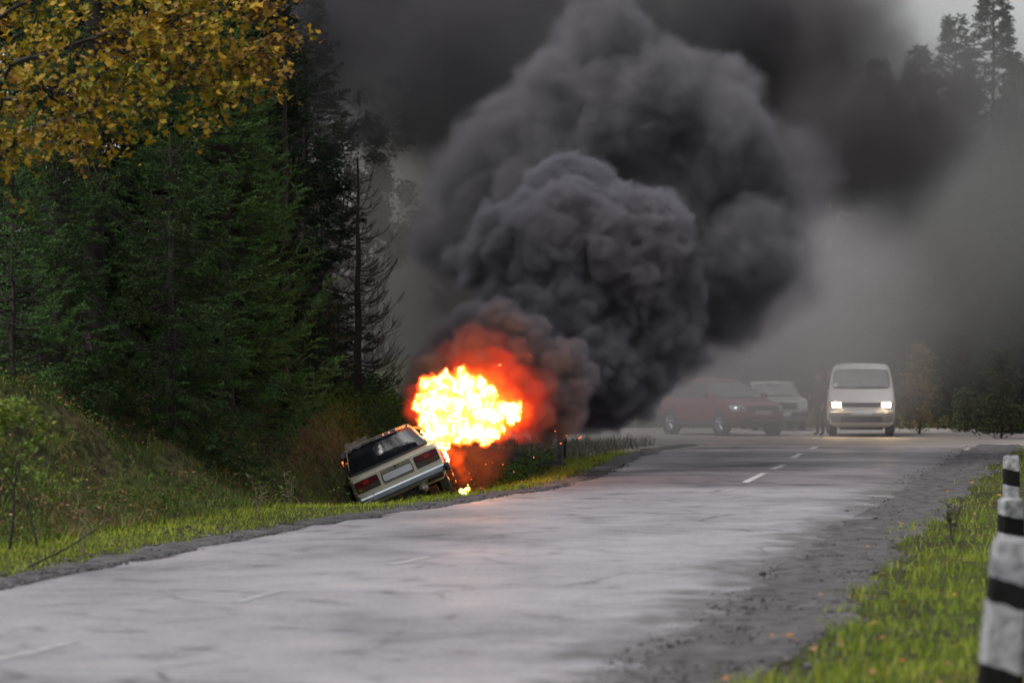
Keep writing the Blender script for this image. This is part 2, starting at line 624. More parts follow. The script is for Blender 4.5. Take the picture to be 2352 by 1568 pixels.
# painted dashes of the centre line, parts of the road
M_PAINT = mat_simple('worn_road_paint', (.33, .322, .322), .7, noise=.35, nscale=9)
M_PAINT_OLD = mat_simple('faded_road_paint', (.222, .213, .22), .6, noise=.25, nscale=7)
dashes = [((1712, 1114), (1755, 1093), .13, 0), ((1772, 1082), (1801, 1072), .13, 0), ((1819, 1056), (1840, 1046), .13, 0),
          ((1648, 1141), (1692, 1129), .12, 1), ((1862, 1037), (1874, 1031), .13, 1),
          ((900, 1308), (985, 1288), .12, 1), ((545, 1398), (640, 1372), .12, 1), ((-60, 1541), (172, 1488), .12, 1)]
for (a, b, w, dulled) in dashes:
    p, q = Vector(G(*a)), Vector(G(*b))
    d = (q - p)
    n_ = 12
    nrm = Vector((-d.y, d.x)).normalized() * w * .5
    vs, fs = [], []
    for i in range(n_ + 1):
        c = p + d * i / n_
        jit = 1 + .25 * (random.random() - .5)
        for s_ in (-1, 1):
            e = c + nrm * s_ * jit
            vs.append((e.x, e.y, float(road_z(e.x, e.y)) + .004))
    for i in range(n_):
        fs.append((2 * i, 2 * i + 1, 2 * i + 3, 2 * i + 2))
    MB().add(vs, fs).build('lane_dash', M_PAINT_OLD if dulled else M_PAINT, road)


# ------------------------------------------------------------------ small scatter: stones, grass, litter
def blades(name, P, h, w, lean, mat, n_seg=2):
    """curved grass blades at points P (n,3); h, w arrays"""
    n = len(P)
    az = rng.random(n) * 6.283
    la = rng.random(n) * 6.283
    sx = np.stack([np.cos(az), np.sin(az), az * 0], -1)
    ld = np.stack([np.cos(la), np.sin(la), la * 0], -1) * (lean * (0.3 + rng.random(n)))[:, None]
    up = np.array([0, 0, 1.])
    h, w = h[:, None], w[:, None]
    b0, b1 = P - sx * w * .5, P + sx * w * .5
    mid = P + up * h * .55 + ld * h * .3
    m0, m1 = mid - sx * w * .4, mid + sx * w * .4
    tip = P + up * h * (1 - .25 * np.linalg.norm(ld, axis=1)[:, None]) + ld * h
    V = np.stack([b0, b1, m0, m1, tip], 1).reshape(-1, 3)
    o = np.arange(n)[:, None] * 5
    q = o + np.array([[0, 1, 3, 2]])
    t_ = o + np.array([[2, 3, 4]])
    return link(name, mesh_np(name, V, tris=t_, quads=q), mat)


def scatter(n, x0, x1, y0, y1, keep):
    x = rng.uniform(x0, x1, n)
    # even in the picture rather than on the ground: more where it is near
    y = 1 / rng.uniform(1 / y1, 1 / y0, n)
    k = keep(x, y)
    return x[k], y[k]


def pebbles(name, x, y, z, size, mat):
    base, tri = ICO1
    n = len(x)
    V = base[None] * (rng.uniform(.65, 1.15, (n, 12, 1))) * size[:, None, None]
    a = rng.random(n) * 6.283
    c, s = np.cos(a)[:, None], np.sin(a)[:, None]
    V = np.stack([V[..., 0] * c - V[..., 1] * s, V[..., 0] * s + V[..., 1] * c, V[..., 2] * .6], -1)
    V += np.stack([x, y, z], -1)[:, None]
    T = tri[None] + (np.arange(n) * 12)[:, None, None]
    return link(name, mesh_np(name, V.reshape(-1, 3), tris=T.reshape(-1, 3)), mat)


M_GRAVEL = mat_simple('dark_gravel', (.06, .056, .06), .9, noise=.8, nscale=5, bump=.4)
M_SHOULDER = mat_simple('gravelly_dirt', (.044, .040, .042), .92, noise=.75, nscale=4.5, bump=1., bscale=30)


def shoulder(name, ex, side, wid, label):
    ys = np.concatenate([np.arange(-20, 16, 3.), np.arange(16, 92, .25)])
    k = 9
    tt = np.linspace(-.35, 1, k)
    w = wid * (.75 + .9 * (fbm(ys * 0 + 70 + side, ys, 1.7, 3) - .25))
    X = ex(ys)[:, None] + side * tt[None] * w[:, None]
    Y = np.repeat(ys[:, None], k, 1)
    Z = np.maximum(ground_z(X, Y), 0) + .012 + (fbm(X, Y, .35, 3) - .35) * .09
    Z[:, 0] -= .05
    Z[:, -1] -= .09
    idx = np.arange(X.size).reshape(X.shape)
    q = np.stack([idx[:-1, :-1], idx[:-1, 1:], idx[1:, 1:], idx[1:, :-1]], -1).reshape(-1, 4)
    o = link(name, mesh_np(name, np.stack([X, Y, Z], -1), quads=q, smooth=True), M_SHOULDER)
    return tag(o, label, kind='structure')


shoulder('gravel_shoulder', xl, -1, .42, 'narrow crumbling gravel edge on the left of the road')
shoulder('gravel_shoulder', xr, 1, 1.0, 'broad muddy gravel shoulder on the right of the road')
x, y = scatter(60000, -9, 13, 22, 92, lambda x, y: ((xl(y) - x > -.15) & (xl(y) - x < .55 + .3 * fbm(x, y, 1.)) | (x - xr(y) > -.5) & (x - xr(y) < 1.1)) & (rng.random(len(x)) < .9))  # white top band paints in the light caught on the bevel
x2, y2 = scatter(60000, -9, 3.5, 26, 75, lambda x, y: (xl(y) - x > -.25) & (xl(y) - x < .5))
x, y = np.concatenate([x, x2]), np.concatenate([y, y2])
tag(pebbles('gravel', x, y, np.maximum(ground_z(x, y), 0) + .022, rng.gamma(2., .0045, len(x)) + .005, M_GRAVEL), 'loose dark gravel along the road edges', 'gravel', kind='stuff')

M_GRASS = mat_leafy('bright_verge_grass', [(.0, (.14, .20, .016)), (.4, (.21, .28, .020)), (.75, (.28, .31, .035)), (1., (.28, .21, .06))], trans=.3, spec=.15)
M_BANKG = mat_leafy('rough_bank_grass', [(.0, (.028, .055, .008)), (.35, (.060, .115, .012)), (.55, (.095, .105, .026)), (.72, (.15, .105, .045)), (1., (.12, .055, .025))], trans=.25, patch=.9, spec=.1)
M_RIGHTG = mat_leafy('right_verge_grass', [(.0, (.075, .125, .014)), (.4, (.145, .21, .018)), (.7, (.22, .25, .03)), (1., (.23, .17, .06))], trans=.3, patch=.8, spec=.15)


def gpts(x, y):
    return np.stack([x, y, ground_z(x, y) - .015], -1)


# left verge
x, y = scatter(260000, -9, 3.2, 26, 86, lambda x, y: (xl(y) - x > .24 + .75 * (fbm(x, y, .5) - .4)) & (xl(y) - x < 1.5 + .7 * fbm(x, y, 2.)))
h = .03 + .06 * rng.random(len(x)) ** 1.5 + .07 * sstep(1.2, 2.2, xl(y) - x) * rng.random(len(x)) + .12 * sstep(52, 58, y) * rng.random(len(x)) ** 2
tag(blades('verge_grass', gpts(x, y), h, .006 + .006 * rng.random(len(x)), .7, M_GRASS), 'bright short grass strip along the left road edge', 'grass', kind='stuff')
# bank
x, y = scatter(300000, -14, 2, 30, 92, lambda x, y: (xl(y) - x > 1.5) & (xl(y) - x < 10) & (fbm(x + 9, y, .6, 3) + .25 * rng.random(len(x)) > .52))
h = (.05 + .17 * rng.random(len(x)) ** 2) * (.5 + .9 * fbm(x, y, 1.4))
tag(blades('bank_grass', gpts(x, y), h, .007 + .010 * rng.random(len(x)), 1.1, M_BANKG), 'rough mixed grass and weeds on the left bank', 'grass', kind='stuff')
# right verge
x, y = scatter(210000, .5, 22, 17, 112, lambda x, y: (x - xr(y) > .65 + 1.0 * (fbm(x, y, .9, 3) - .35)) & (x - xr(y) < 9) & (x < .135 * y + 1.2))
h = (.04 + .13 * rng.random(len(x)) ** 1.6) * (.5 + fbm(x, y, .8))
tag(blades('roadside_grass', gpts(x, y), h, .006 + .009 * rng.random(len(x)), .6, M_RIGHTG), 'patchy green grass on the right of the road', 'grass', kind='stuff')
# grass beyond the bend, along the lot
x, y = scatter(26000, -6, 24, 85, 135, lambda x, y: ((y > 113.5 + 2 * fbm(x, y, 3.)) | (x > 14.5)) & (x > -6))
tag(blades('meadow_grass', gpts(x, y), .25 + .4 * rng.random(len(x)), .03 + .03 * rng.random(len(x)), .5, M_BANKG), 'tall dull grass behind the parked cars', 'grass', kind='stuff')
# pale dry reeds in the hollow left of the bend
M_REED = mat_leafy('pale_dry_reed', [(0, (.10, .09, .07)), (1, (.17, .155, .125))], trans=.2)
x, y = scatter(9000, -6, 5, 84, 92, lambda x, y: (xl(y) - x > .9))
tag(blades('dry_reeds', gpts(x, y), .12 + .3 * rng.random(len(x)), .012 + .012 * rng.random(len(x)), .7, M_REED), 'pale dry reeds in the smoky hollow behind the rail', 'reeds', kind='stuff')


# weeds with broad leaves on the bank, stuff
def leaf_quads(name, P, size, mat, flat=.5, parent=None):
    n = len(P)
    a = rng.normal(size=(n, 3))
    a[:, 2] *= flat
    a /= np.linalg.norm(a, axis=1)[:, None]
    b = np.cross(a, rng.normal(size=(n, 3)))
    b /= np.linalg.norm(b, axis=1)[:, None]
    s = size[:, None]
    nrm = np.cross(a, b)
    V = np.stack([P - a * s, P + b * s * .45 + nrm * s * .15, P + a * s, P - b * s * .45 + nrm * s * .15], 1).reshape(-1, 3)
    o = np.arange(n)[:, None] * 4
    T = np.concatenate([o + np.array([[0, 1, 3]]), o + np.array([[1, 2, 3]])])
    return link(name, mesh_np(name, V, tris=T), mat, parent)


M_WEED = mat_leafy('bank_weeds', [(0, (.025, .05, .010)), (.5, (.05, .095, .016)), (.8, (.08, .12, .03)), (1, (.11, .09, .03))], trans=.2, patch=2., spec=.1)
x, y = scatter(150000, -14, 1.5, 31, 88, lambda x, y: (xl(y) - x > 1.7) & (xl(y) - x < 9) & (fbm(x, y, .8, 3) > .5))
P = gpts(x, y)
P[:, 2] += rng.random(len(x)) ** 1.5 * .5 * sstep(.48, .75, fbm(x, y, .8, 3)) + .02
tag(leaf_quads('bank_weeds', P, .012 + .026 * rng.random(len(x)), M_WEED), 'low leafy weeds covering the left bank', 'weeds', kind='stuff')
# brush in the ditch ahead of the car
x, y = scatter(30000, -5, 2.5, 66.5, 82, lambda x, y: (xl(y) - x > 1.6) & (xl(y) - x < 6.5))
P = gpts(x, y)
P[:, 2] += rng.random(len(x)) ** 1.3 * .5 * (.3 + fbm(x, y, 1.2))
tag(leaf_quads('ditch_brush', P, .02 + .03 * rng.random(len(x)), M_WEED), 'dark leafy brush filling the ditch beside the rail', 'brush', kind='stuff')
M_LITTER = mat_leafy('fallen_leaf_litter', [(0, (.10, .045, .02)), (.5, (.17, .085, .035)), (1, (.26, .17, .07))], trans=.1, spec=.2)
x, y = scatter(15000, -12, 1, 31, 62, lambda x, y: (xl(y) - x > 1.8) & (xl(y) - x < 8) & (fbm(x, y, 1.2) > .48))
x2, y2 = scatter(700, -.5, 3.4, 66, 84, lambda x, y: (xl(y) - x > .4) & (xl(y) - x < 3.0))
x, y = np.concatenate([x, x2]), np.concatenate([y, y2])
P = gpts(x, y)
P[:, 2] += .05 + .12 * rng.random(len(x))
tag(leaf_quads('leaf_litter', P, .018 + .022 * rng.random(len(x)), M_LITTER, .3), 'brown fallen leaves lying over the bank and the ditch edge', 'leaves', kind='stuff')

# ------------------------------------------------------------------ vehicles
M_CREAM = mat_simple('cream_car_paint', (.50, .47, .36), .35, noise=.1, nscale=3, coat=.5)
M_RED = mat_simple('red_car_paint', (.21, .03, .026), .35, noise=.08, coat=.5)
M_WHITE = mat_simple('white_van_paint', (.74, .72, .70), .35, noise=.06, nscale=3, coat=.4)
M_BEIGE = mat_simple('pale_car_paint', (.36, .355, .345), .4, noise=.06, coat=.3)
M_RUBBER = mat_simple('black_rubber', (.012, .012, .014), .7, noise=.3)
M_PLASTIC = mat_simple('grey_black_plastic', (.03, .032, .036), .55, noise=.25)
M_UNDER = mat_simple('rusty_underside', (.03, .024, .02), .9, noise=.6, nscale=6)
M_CHROME = mat_simple('dull_chrome', (.55, .57, .60), .22, metal=1.0, noise=.1)
M_BUMPER = mat_simple('grey_bumper_metal', (.11, .125, .14), .35, metal=.6, noise=.2)
M_ALLOY = mat_simple('alloy_grey', (.42, .42, .43), .4, metal=.7, noise=.1)
M_PLATE = mat_simple('blank_white_plate', (.52, .53, .55), .45, noise=.04)
M_LAMPRED = mat_simple('dark_red_lens', (.085, .004, .010), .2, noise=.2, nscale=14)
M_LAMPHOT = mat_simple('bright_red_lens', (.30, .010, .018), .2, noise=.1)
M_LAMPBROWN = mat_simple('smoked_amber_lens', (.075, .025, .008), .25, noise=.25, nscale=14)
M_LAMPGREY = mat_simple('smoked_grey_lens', (.05, .042, .036), .25, noise=.2, nscale=14)
M_AMBER = mat_simple('amber_lens', (.45, .16, .05), .25, noise=.1)
M_SCORCH = mat_simple('scorched_metal', (.02, .015, .014), .8, noise=.5, nscale=5)
M_PAPER = mat_simple('paper_sticker', (.6, .62, .6), .7, noise=.1, nscale=40)


def mat_glass(name, col, rough=.06):
    m, nt, b = new_mat(name)
    tc = N(nt, 'ShaderNodeTexCoord')
    nz = N(nt, 'ShaderNodeTexNoise', Scale=2.5, Detail=4.0)
    nt.links.new(tc.outputs['Object'], nz.inputs['Vector'])
    r = ramp(nt, nz.outputs[0], [(.3, tuple(c * .8 for c in col)), (.7, tuple(c * 1.2 for c in col))])
    nt.links.new(r.outputs[0], b.inputs['Base Color'])
    b.inputs['Roughness'].default_value = rough
    b.inputs['Specular IOR Level'].default_value = .9
    b.inputs['IOR'].default_value = 1.6
    return m


M_GLASS = mat_glass('tinted_car_glass', (.012, .013, .018))
M_GLASS2 = mat_glass('sky_pale_windscreen', (.20, .21, .215), .22)  # reflected sky put into the pale glass colour
M_LAMPCLEAR = mat_glass('clear_lamp_lens', (.55, .56, .56), .12)


def mat_emit(name, col, s):
    m = bpy.data.materials.new(name)
    m.use_nodes = True
    nt = m.node_tree
    nt.nodes.clear()
    o = N(nt, 'ShaderNodeOutputMaterial')
    e = N(nt, 'ShaderNodeEmission')
    e.inputs['Color'].default_value = (*col, 1)
    e.inputs['Strength'].default_value = s
    nt.links.new(e.outputs[0], o.inputs['Surface'])
    return m


class Shell:
    """car body described by height: front and rear edge, half width, corner radius, bow of the ends"""

    def __init__(self, rows):
        a = np.array(rows, float)      # z, front, back, half width, corner radius, bow
        self.z = a[:, 0]
        self.a = a

    def at(self, z):
        return [np.interp(z, self.z, self.a[:, k]) for k in range(1, 6)]

    def y(self, x, z, side):
        f, b, w, r, bow = self.at(z)
        x = abs(x)
        k = bow * (min(x, w) / w) ** 2
        if x > w - r:
            k += r - math.sqrt(max(0, r * r - (min(x, w) - (w - r)) ** 2))
        return f + k if side == 'front' else b - k

    def body(self, dz=.035, n=11):
        zs = [self.z[0]]
        for a, b in zip(self.z[:-1], self.z[1:]):
            k = max(1, int((b - a) / dz))
            zs += [a + (b - a) * (i + 1) / k for i in range(k)]
        rings = []
        for z in zs:
            f, b, w, r, bow = self.at(z)
            xs = [w * math.sin(math.pi / 2 * (2 * i / (n - 1) - 1)) for i in range(n)]
            ring = [(x, self.y(x, z, 'front'), z) for x in xs] + [(x, self.y(x, z, 'back'), z) for x in reversed(xs)]
            rings.append(ring)
        return MB().loft(rings)

    def patch(self, side, x0, x1, z0, z1, off=.006, nx=10, nz=6, skirt=.03, top=None, rnd=.0, bot=None):
        """panel lying on the front or rear; x limits may differ at top (x0,x1 at z0 -> top=(x0,x1) at z1); rounded corners by rnd"""
        s = -1 if side == 'front' else 1
        tx0, tx1 = top if top else (x0, x1)
        P = []
        for j in range(nz + 1):
            v = j / nz
            for i in range(nx + 1):
                u = i / nx
                if rnd:
                    cu = (2 * u - 1)
                    cv = (2 * v - 1)
                    # pull the corners in
                    k = 1 - rnd * abs(cv) ** 4 * abs(cu) ** 4
                    cu, cvv = cu * k, cv * k
                    uu, vv = (cu + 1) / 2, (cvv + 1) / 2
                else:
                    uu, vv = u, v
                z = z0 + (z1 - z0) * vv
                a, b = x0 + (tx0 - x0) * vv, x1 + (tx1 - x1) * vv
                x = a + (b - a) * uu
                P.append((x, self.y(x, z, side) + s * off, z))
        k = nx + 1
        fs = [(j * k + i, j * k + i + 1, (j + 1) * k + i + 1, (j + 1) * k + i) for j in range(nz) for i in range(nx)]
        ring = [i for i in range(k)] + [j * k + nx for j in range(1, nz + 1)] + [nz * k + i for i in range(nx - 1, -1, -1)] + [j * k for j in range(nz - 1, 0, -1)]
        n0 = len(P)
        for i in ring:
            x, y, z = P[i]
            P.append((x, y - s * skirt, z))
        m = len(ring)
        for i in range(m):
            fs.append((ring[i], ring[(i + 1) % m], n0 + (i + 1) % m, n0 + i))
        return MB().add(P, fs)

    def side_patch(self, sx, pts, off=.006, skirt=.03):
        """panel on the flank: polygon of (y, z); sx = -1 or 1"""
        # pts: bottom-front, top-front, top-rear, bottom-rear; a bent grid that follows the flank
        (a, b, c, d) = [np.array(p, float) for p in pts]
        nu, nv = 4, 6
        P = []
        for j in range(nv + 1):
            v = j / nv
            l, r = a + (b - a) * v, d + (c - d) * v
            for i in range(nu + 1):
                y, z = l + (r - l) * i / nu
                P.append((sx * (self.at(z)[2] + off), y, z))
        k = nu + 1
        fs = [(j * k + i, j * k + i + 1, (j + 1) * k + i + 1, (j + 1) * k + i) for j in range(nv) for i in range(nu)]
        ring = list(range(k)) + [j * k + nu for j in range(1, nv + 1)] + [nv * k + i for i in range(nu - 1, -1, -1)] + [j * k for j in range(nv - 1, 0, -1)]
        n0, m = len(P), len(ring)
        for i in ring:
            x, y, z = P[i]
            P.append((x - sx * skirt, y, z))
        for i in range(m):
            fs.append((ring[i], ring[(i + 1) % m], n0 + (i + 1) % m, n0 + i))
        return MB().add(P, fs)


def wheel(parent, x, y, z, r, w, side, spokes=5, rim_mat=None, hub_r=.62):
    m = Matrix.Translation((x, y, z)) @ Matrix.Rotation(math.radians(90 * side), 4, 'Y')
    t = MB().lathe([(r * .6, -w / 2), (r * .93, -w / 2), (r, -w * .38), (r, w * .38), (r * .93, w / 2), (r * .66, w / 2), (r * .62, w * .3)], m, 28).build('wheel', M_RUBBER, parent, 40)
    rm = MB().lathe([(r * .64, w * .20), (r * .64, w * .5), (r * .58, w * .5), (r * .55, w * .26), (.0, w * .22)], m, 28)
    for k in range(spokes):
        a = 2 * math.pi * k / spokes
        p = [m @ Vector((math.cos(a) * q, math.sin(a) * q, w * h)) for q, h in ((.03, .44), (r * .35, .46), (r * .6, .44))]
        rm.tube(p, [.05 * r / .3, .04 * r / .3, .035 * r / .3], 6)
    rm.lathe([(.055, w * .3), (.055, w * .48), (.0, w * .49)], m, 12)
    rm.build('rim', rim_mat or M_ALLOY, t, 40)
    return t


# ---- the burning saloon, seen from behind, nose down in the ditch
SD = Shell([  # z, front(y=+4.05 nose is 'back' here: local y grows away from the viewer)
    (.30, .22, 3.92, .70, .16, .02), (.40, .05, 4.02, .765, .10, .02), (.52, .02, 4.04, .785, .08, .02), (.60, .02, 4.04, .795, .07, .02), (.84, .0, 4.03, .785, .07, .02),
    (.885, .012, 4.0, .765, .08, .02), (.905, .06, 3.9, .755, .09, .02), (.925, .40, 3.5, .75, .09, .02), (.945, .60, 2.95, .745, .10, .02),
    (1.05, .70, 2.82, .715, .12, .03), (1.31, .90, 2.48, .625, .15, .04), (1.375, .95, 2.42, .595, .15, .05), (1.395, .99, 2.38, .55, .15, .05), (1.405, 1.08, 2.3, .46, .14, .05), (1.41, 1.3, 2.1, .3, .12, .05)])
car = empty('burning_sedan')
tag(car, 'cream saloon burning nose down and tilted in the ditch', 'car')
SD.body().build('body', M_CREAM, car, 28)
# recessed tail panel framed by the lid edge

SD.patch('front', -.775, .775, .848, .895, .012, 16, 4, .03).build('trunk_lip', M_CREAM, car, 40)
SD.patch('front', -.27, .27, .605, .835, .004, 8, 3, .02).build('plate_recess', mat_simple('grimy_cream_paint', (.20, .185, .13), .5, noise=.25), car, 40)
pl = SD.patch('front', -.262, .262, .645, .765, .016, 8, 2, .02, rnd=.04).build('number_plate', M_PLATE, car, 40)
SD.patch('front', -.278, .278, .632, .778, .010, 8, 2, .02, rnd=.04).build('plate_frame', M_RUBBER, pl, 40)
MB().lathe([(.018, 0), (.018, .02), (.012, .024), (0, .024)], Matrix.Translation((0, -.002, .815)) @ Matrix.Rotation(math.radians(90), 4, 'X'), 14).build('trunk_lock', M_RUBBER, car, 40)
for s in (-1, 1):
    x0, x1 = (.325, .745) if s > 0 else (-.745, -.325)
    lt = SD.patch('front', x0, x1, .622, .822, .012, 8, 4, .03, rnd=.03).build('tail_light', M_RUBBER, car, 40)
    SD.patch('front', x0 + .012, x1 - .012, .715, .812, .022, 8, 3, .02).build('red_lens', M_LAMPRED, lt, 40)
    ix = (.50, .60) if s > 0 else (-.60, -.50)
    SD.patch('front', ix[0], ix[1], .735, .80, .027, 3, 2, .02).build('brake_lens', M_LAMPHOT, lt, 40)
    ox = (.53, x1 - .012) if s > 0 else (x0 + .012, -.53)
    jx = (x0 + .012, .522) if s > 0 else (-.522, x1 - .012)
    SD.patch('front', ox[0], ox[1], .632, .708, .022, 5, 3, .02).build('amber_lens', M_LAMPBROWN, lt, 40)
    SD.patch('front', jx[0], jx[1], .632, .708, .022, 5, 3, .02).build('reversing_lens', M_LAMPGREY, lt, 40)
# bumper: dull metal bar, bright upper strip, rubber end caps
bp = MB()
sec = [(-.10, .415), (-.115, .43), (-.115, .50), (-.10, .52), (-.03, .52), (-.02, .41)]
rings = []
for k in range(17):
    u = k / 16 * 2 - 1
    x = u * .80
    bend = .03 * u * u + (.10 * max(0, abs(u) - .9) / .1)
    rings.append([(x, y + bend, z) for y, z in sec])
bump = bp.loft(rings).build('rear_bumper', M_BUMPER, car, 40)
rings = []
for k in range(17):
    u = k / 16 * 2 - 1
    x = u * .745
    rings.append([(x, y + .03 * u * u, z) for y, z in [(-.122, .503), (-.118, .533), (-.04, .538), (-.04, .503)]])
MB().loft(rings).build('chrome_strip', M_CHROME, bump, 40)
for s in (-1, 1):
    MB().box((min(s * .77, s * .835), -.10, .40), (max(s * .77, s * .835), .30, .535), bevel=.02).build('bumper_end', M_PLASTIC, bump, 40)
# rear window, its rubber seal, roof gutter
win = SD.patch('front', -.735, .735, .945, 1.388, .010, 16, 10, .03, top=(-.60, .60), rnd=.05).build('rear_window', M_GLASS, car, 60)
SD.patch('front', -.745, .745, .928, 1.394, .005, 16, 10, .03, top=(-.607, .607), rnd=.05).build('window_seal', M_RUBBER, win, 60)
for s in (-1, 1):
    for (pts, nm) in (([(.95, .965), (1.05, 1.29), (1.62, 1.29), (1.66, .965)], 'side_window'), ([(1.72, .965), (1.70, 1.29), (2.33, 1.29), (2.72, .965)], 'side_window')):
        SD.side_patch(s, pts, .004).build(nm, M_GLASS, car)
    d = SD.side_patch(s, [(1.0, .42), (.98, .93), (1.66, .935), (1.68, .42)], .004).build('door', M_SCORCH if s > 0 else M_CREAM, car)
    MB().box((min(s * .79, s * .815), 1.5, .82), (max(s * .79, s * .815), 1.64, .85), bevel=.006).build('handle', M_CHROME, d)
    d = SD.side_patch(s, [(1.70, .42), (1.69, .935), (2.68, .935), (2.72, .42)], .004).build('door', M_SCORCH if s > 0 else M_CREAM, car)
    MB().box((min(s * .79, s * .815), 1.80, .82), (max(s * .79, s * .815), 1.94, .85), bevel=.006).build('handle', M_CHROME, d)
    wheel(car, s * .69, .78, .29, .29, .17, s, rim_mat=M_BUMPER)
    wheel(car, s * .69, 3.25, .29, .29, .17, s, rim_mat=M_BUMPER)
    MB().tube([(s * .56, .1, 1.395), (s * .60, .95, 1.36), (s * .60, 2.4, 1.36)][1:], .012, 6).build('roof_gutter', M_SCORCH, car)
MB().tube([(-.6, .78, .30), (-.2, .78, .29), (.12, .78, .31), (.6, .78, .30)], [.04, .045, .05, .04], 8).build('rear_axle', M_UNDER, car)
MB().box((-.62, .12, .22), (.40, .62, .40), bevel=.04).build('fuel_tank', M_UNDER, car)
MB().tube([(.30, -.02, .30), (.30, .05, .30), (.30, .14, .30), (.30, .50, .30), (.29, .56, .31), (.2, 1.2, .33)], [.035, .075, .09, .09, .03, .03], 14).build('muffler', mat_simple('rusty_pale_steel', (.30, .28, .25), .6, noise=.4, metal=.3), car, 40)
MB().box((.42, .06, .33), (.70, .30, .41), bevel=.02).build('rear_valance', M_UNDER, car)
# pose from the photo: lid edge centre, roll and pitch
yaw, pitch, roll = math.radians(7.5), math.radians(-4.0), math.radians(-23.6)
R = Matrix.Rotation(yaw, 4, 'Z') @ Matrix.Rotation(roll, 4, 'Y') @ Matrix.Rotation(pitch, 4, 'X')
lid = W(903, 1061, 63.6)
T = Matrix.Translation(lid) @ R @ Matrix.Translation((0, 0, -.885))
car.matrix_world = T
CAR_M = T.copy()

# ---- white van with lit headlamps
VN = Shell([
    (.26, .20, 4.5, .70, .20, .05), (.34, .05, 4.58, .80, .22, .08), (.50, .0, 4.62, .83, .22, .10), (.64, .01, 4.62, .835, .20, .10), (.67, .05, 4.62, .84, .20, .10),
    (.93, .09, 4.62, .845, .20, .10), (1.03, .20, 4.62, .84, .20, .11), (1.26, .48, 4.62, .825, .20, .12), (1.30, .55, 4.62, .82, .20, .12),
    (1.83, 1.02, 4.56, .725, .20, .12), (1.90, 1.12, 4.5, .69, .20, .12), (1.95, 1.28, 4.4, .62, .2, .12), (1.975, 1.6, 4.1, .45, .2, .12), (1.985, 2.2, 3.7, .2, .1, .1)])
vx, vd = 9.28, 102.0
van = empty('white_van', (vx, vd, 0.0), (0, 0, math.radians(-5)))
van.scale = (1.06, 1, .985)
tag(van, 'white van facing the camera with both headlights lit', 'van')
VN.body().build('body', M_WHITE, van, 30)
w_ = VN.patch('front', -.715, .715, 1.305, 1.80, .008, 14, 8, .03, top=(-.655, .655), rnd=.07).build('windscreen', M_GLASS2, van, 60)
VN.patch('front', -.735, .735, 1.285, 1.82, .003, 14, 8, .03, top=(-.675, .675), rnd=.07).build('windscreen_seal', M_RUBBER, w_, 60)
VN.patch('front', -.70, -.59, 1.345, 1.45, .014, 3, 3, .01).build('permit_sticker', M_PAPER, w_)
for a, b in ((-.30, -.68), (.28, -.12), (.30, .66)):
    pts = [(a + (b - a) * t, VN.y(a + (b - a) * t, 1.31 + .05 * math.sin(3.1 * t), 'front') - .03, 1.30 + .055 * math.sin(3.1 * t)) for t in np.linspace(0, 1, 7)]
    MB().tube(pts, .011, 6).build('wiper', M_RUBBER, van)
gr = VN.patch('front', -.50, .50, .80, .92, .006, 12, 4, .03).build('grille', M_PLASTIC, van, 40)
for k in range(3):
    VN.patch('front', -.49, .49, .82 + .033 * k, .832 + .033 * k, .018, 12, 1, .02).build('grille_bar', M_BUMPER, gr)
VN.patch('front', -.81, .81, .38, .66, .02, 16, 4, .05).build('front_bumper', mat_simple('grimy_grey_bumper', (.22, .205, .19), .6, noise=.25, nscale=4), van, 40)
VN.patch('front', -.52, .52, .40, .55, .026, 12, 3, .03).build('lower_intake', M_PLASTIC, van, 40)
VN.patch('front', -.26, .26, .59, .69, .032, 6, 2, .03).build('number_plate', M_PLATE, van)
M_HEAD = mat_emit('lit_headlamp', (1.0, .70, .36), 400.0)
for s in (-1, 1):
    hl = VN.patch('front', *((.50, .80) if s > 0 else (-.80, -.50)), .785, .935, .008, 8, 4, .03, rnd=.05).build('headlight', M_LAMPCLEAR, van, 40)
    VN.patch('front', *((.52, .725) if s > 0 else (-.725, -.52)), .805, .92, .016, 6, 4, .02, rnd=.08).build('lamp_glow', M_HEAD, hl, 40)
    VN.patch('front', *((.74, .80) if s > 0 else (-.80, -.74)), .81, .91, .016, 3, 3, .02).build('indicator', M_AMBER, hl, 40)
    for pts in ([(1.0, 1.30), (1.35, 1.78), (2.05, 1.80), (2.05, 1.30)], [(2.15, 1.30), (2.15, 1.80), (3.2, 1.80), (3.2, 1.30)], [(3.3, 1.30), (3.3, 1.80), (4.3, 1.78), (4.4, 1.30)]):
        VN.side_patch(s, pts, .005).build('side_window', M_GLASS, van)
    m = MB().tube([(s * .80, .70, 1.30), (s * .90, .66, 1.34), (s * .96, .66, 1.36)], .018, 6)
    a = MB().box((min(s * .93, s * 1.13), .62, 1.24), (max(s * .93, s * 1.13), .74, 1.46), bevel=.035).build('mirror', M_PLASTIC, van, 40)
    m.build('mirror_arm', M_PLASTIC, a)
    wheel(van, s * .72, 1.0, .31, .31, .20, s, rim_mat=M_BUMPER)
    wheel(van, s * .72, 3.6, .31, .31, .20, s, rim_mat=M_BUMPER)
MB().tube([(.72, 1.1, 1.86), (.735, 1.14, 2.10), (.73, 1.2, 2.32)], [.008, .006, .004], 5).build('aerial', M_RUBBER, van)
# the open front door on the left of the picture
dm = Matrix.Translation((-.86, .95, 0)) @ Matrix.Rotation(math.radians(-62), 4, 'Z')
d = MB().box((-.03, 0, .42), (.03, .95, 1.28), dm, .02).build('open_door', M_WHITE, van, 40)
MB().loft([[dm @ Vector((x, y, z)) for y, z in ((.05, 1.28), (.35, 1.75), (.90, 1.75), (.90, 1.28))] for x in (-.012, .012)]).build('door_window', M_GLASS, d)
MB().box((-.55, .6, .18), (.55, 4.2, .34), bevel=.03).build('underbody', M_UNDER, van)

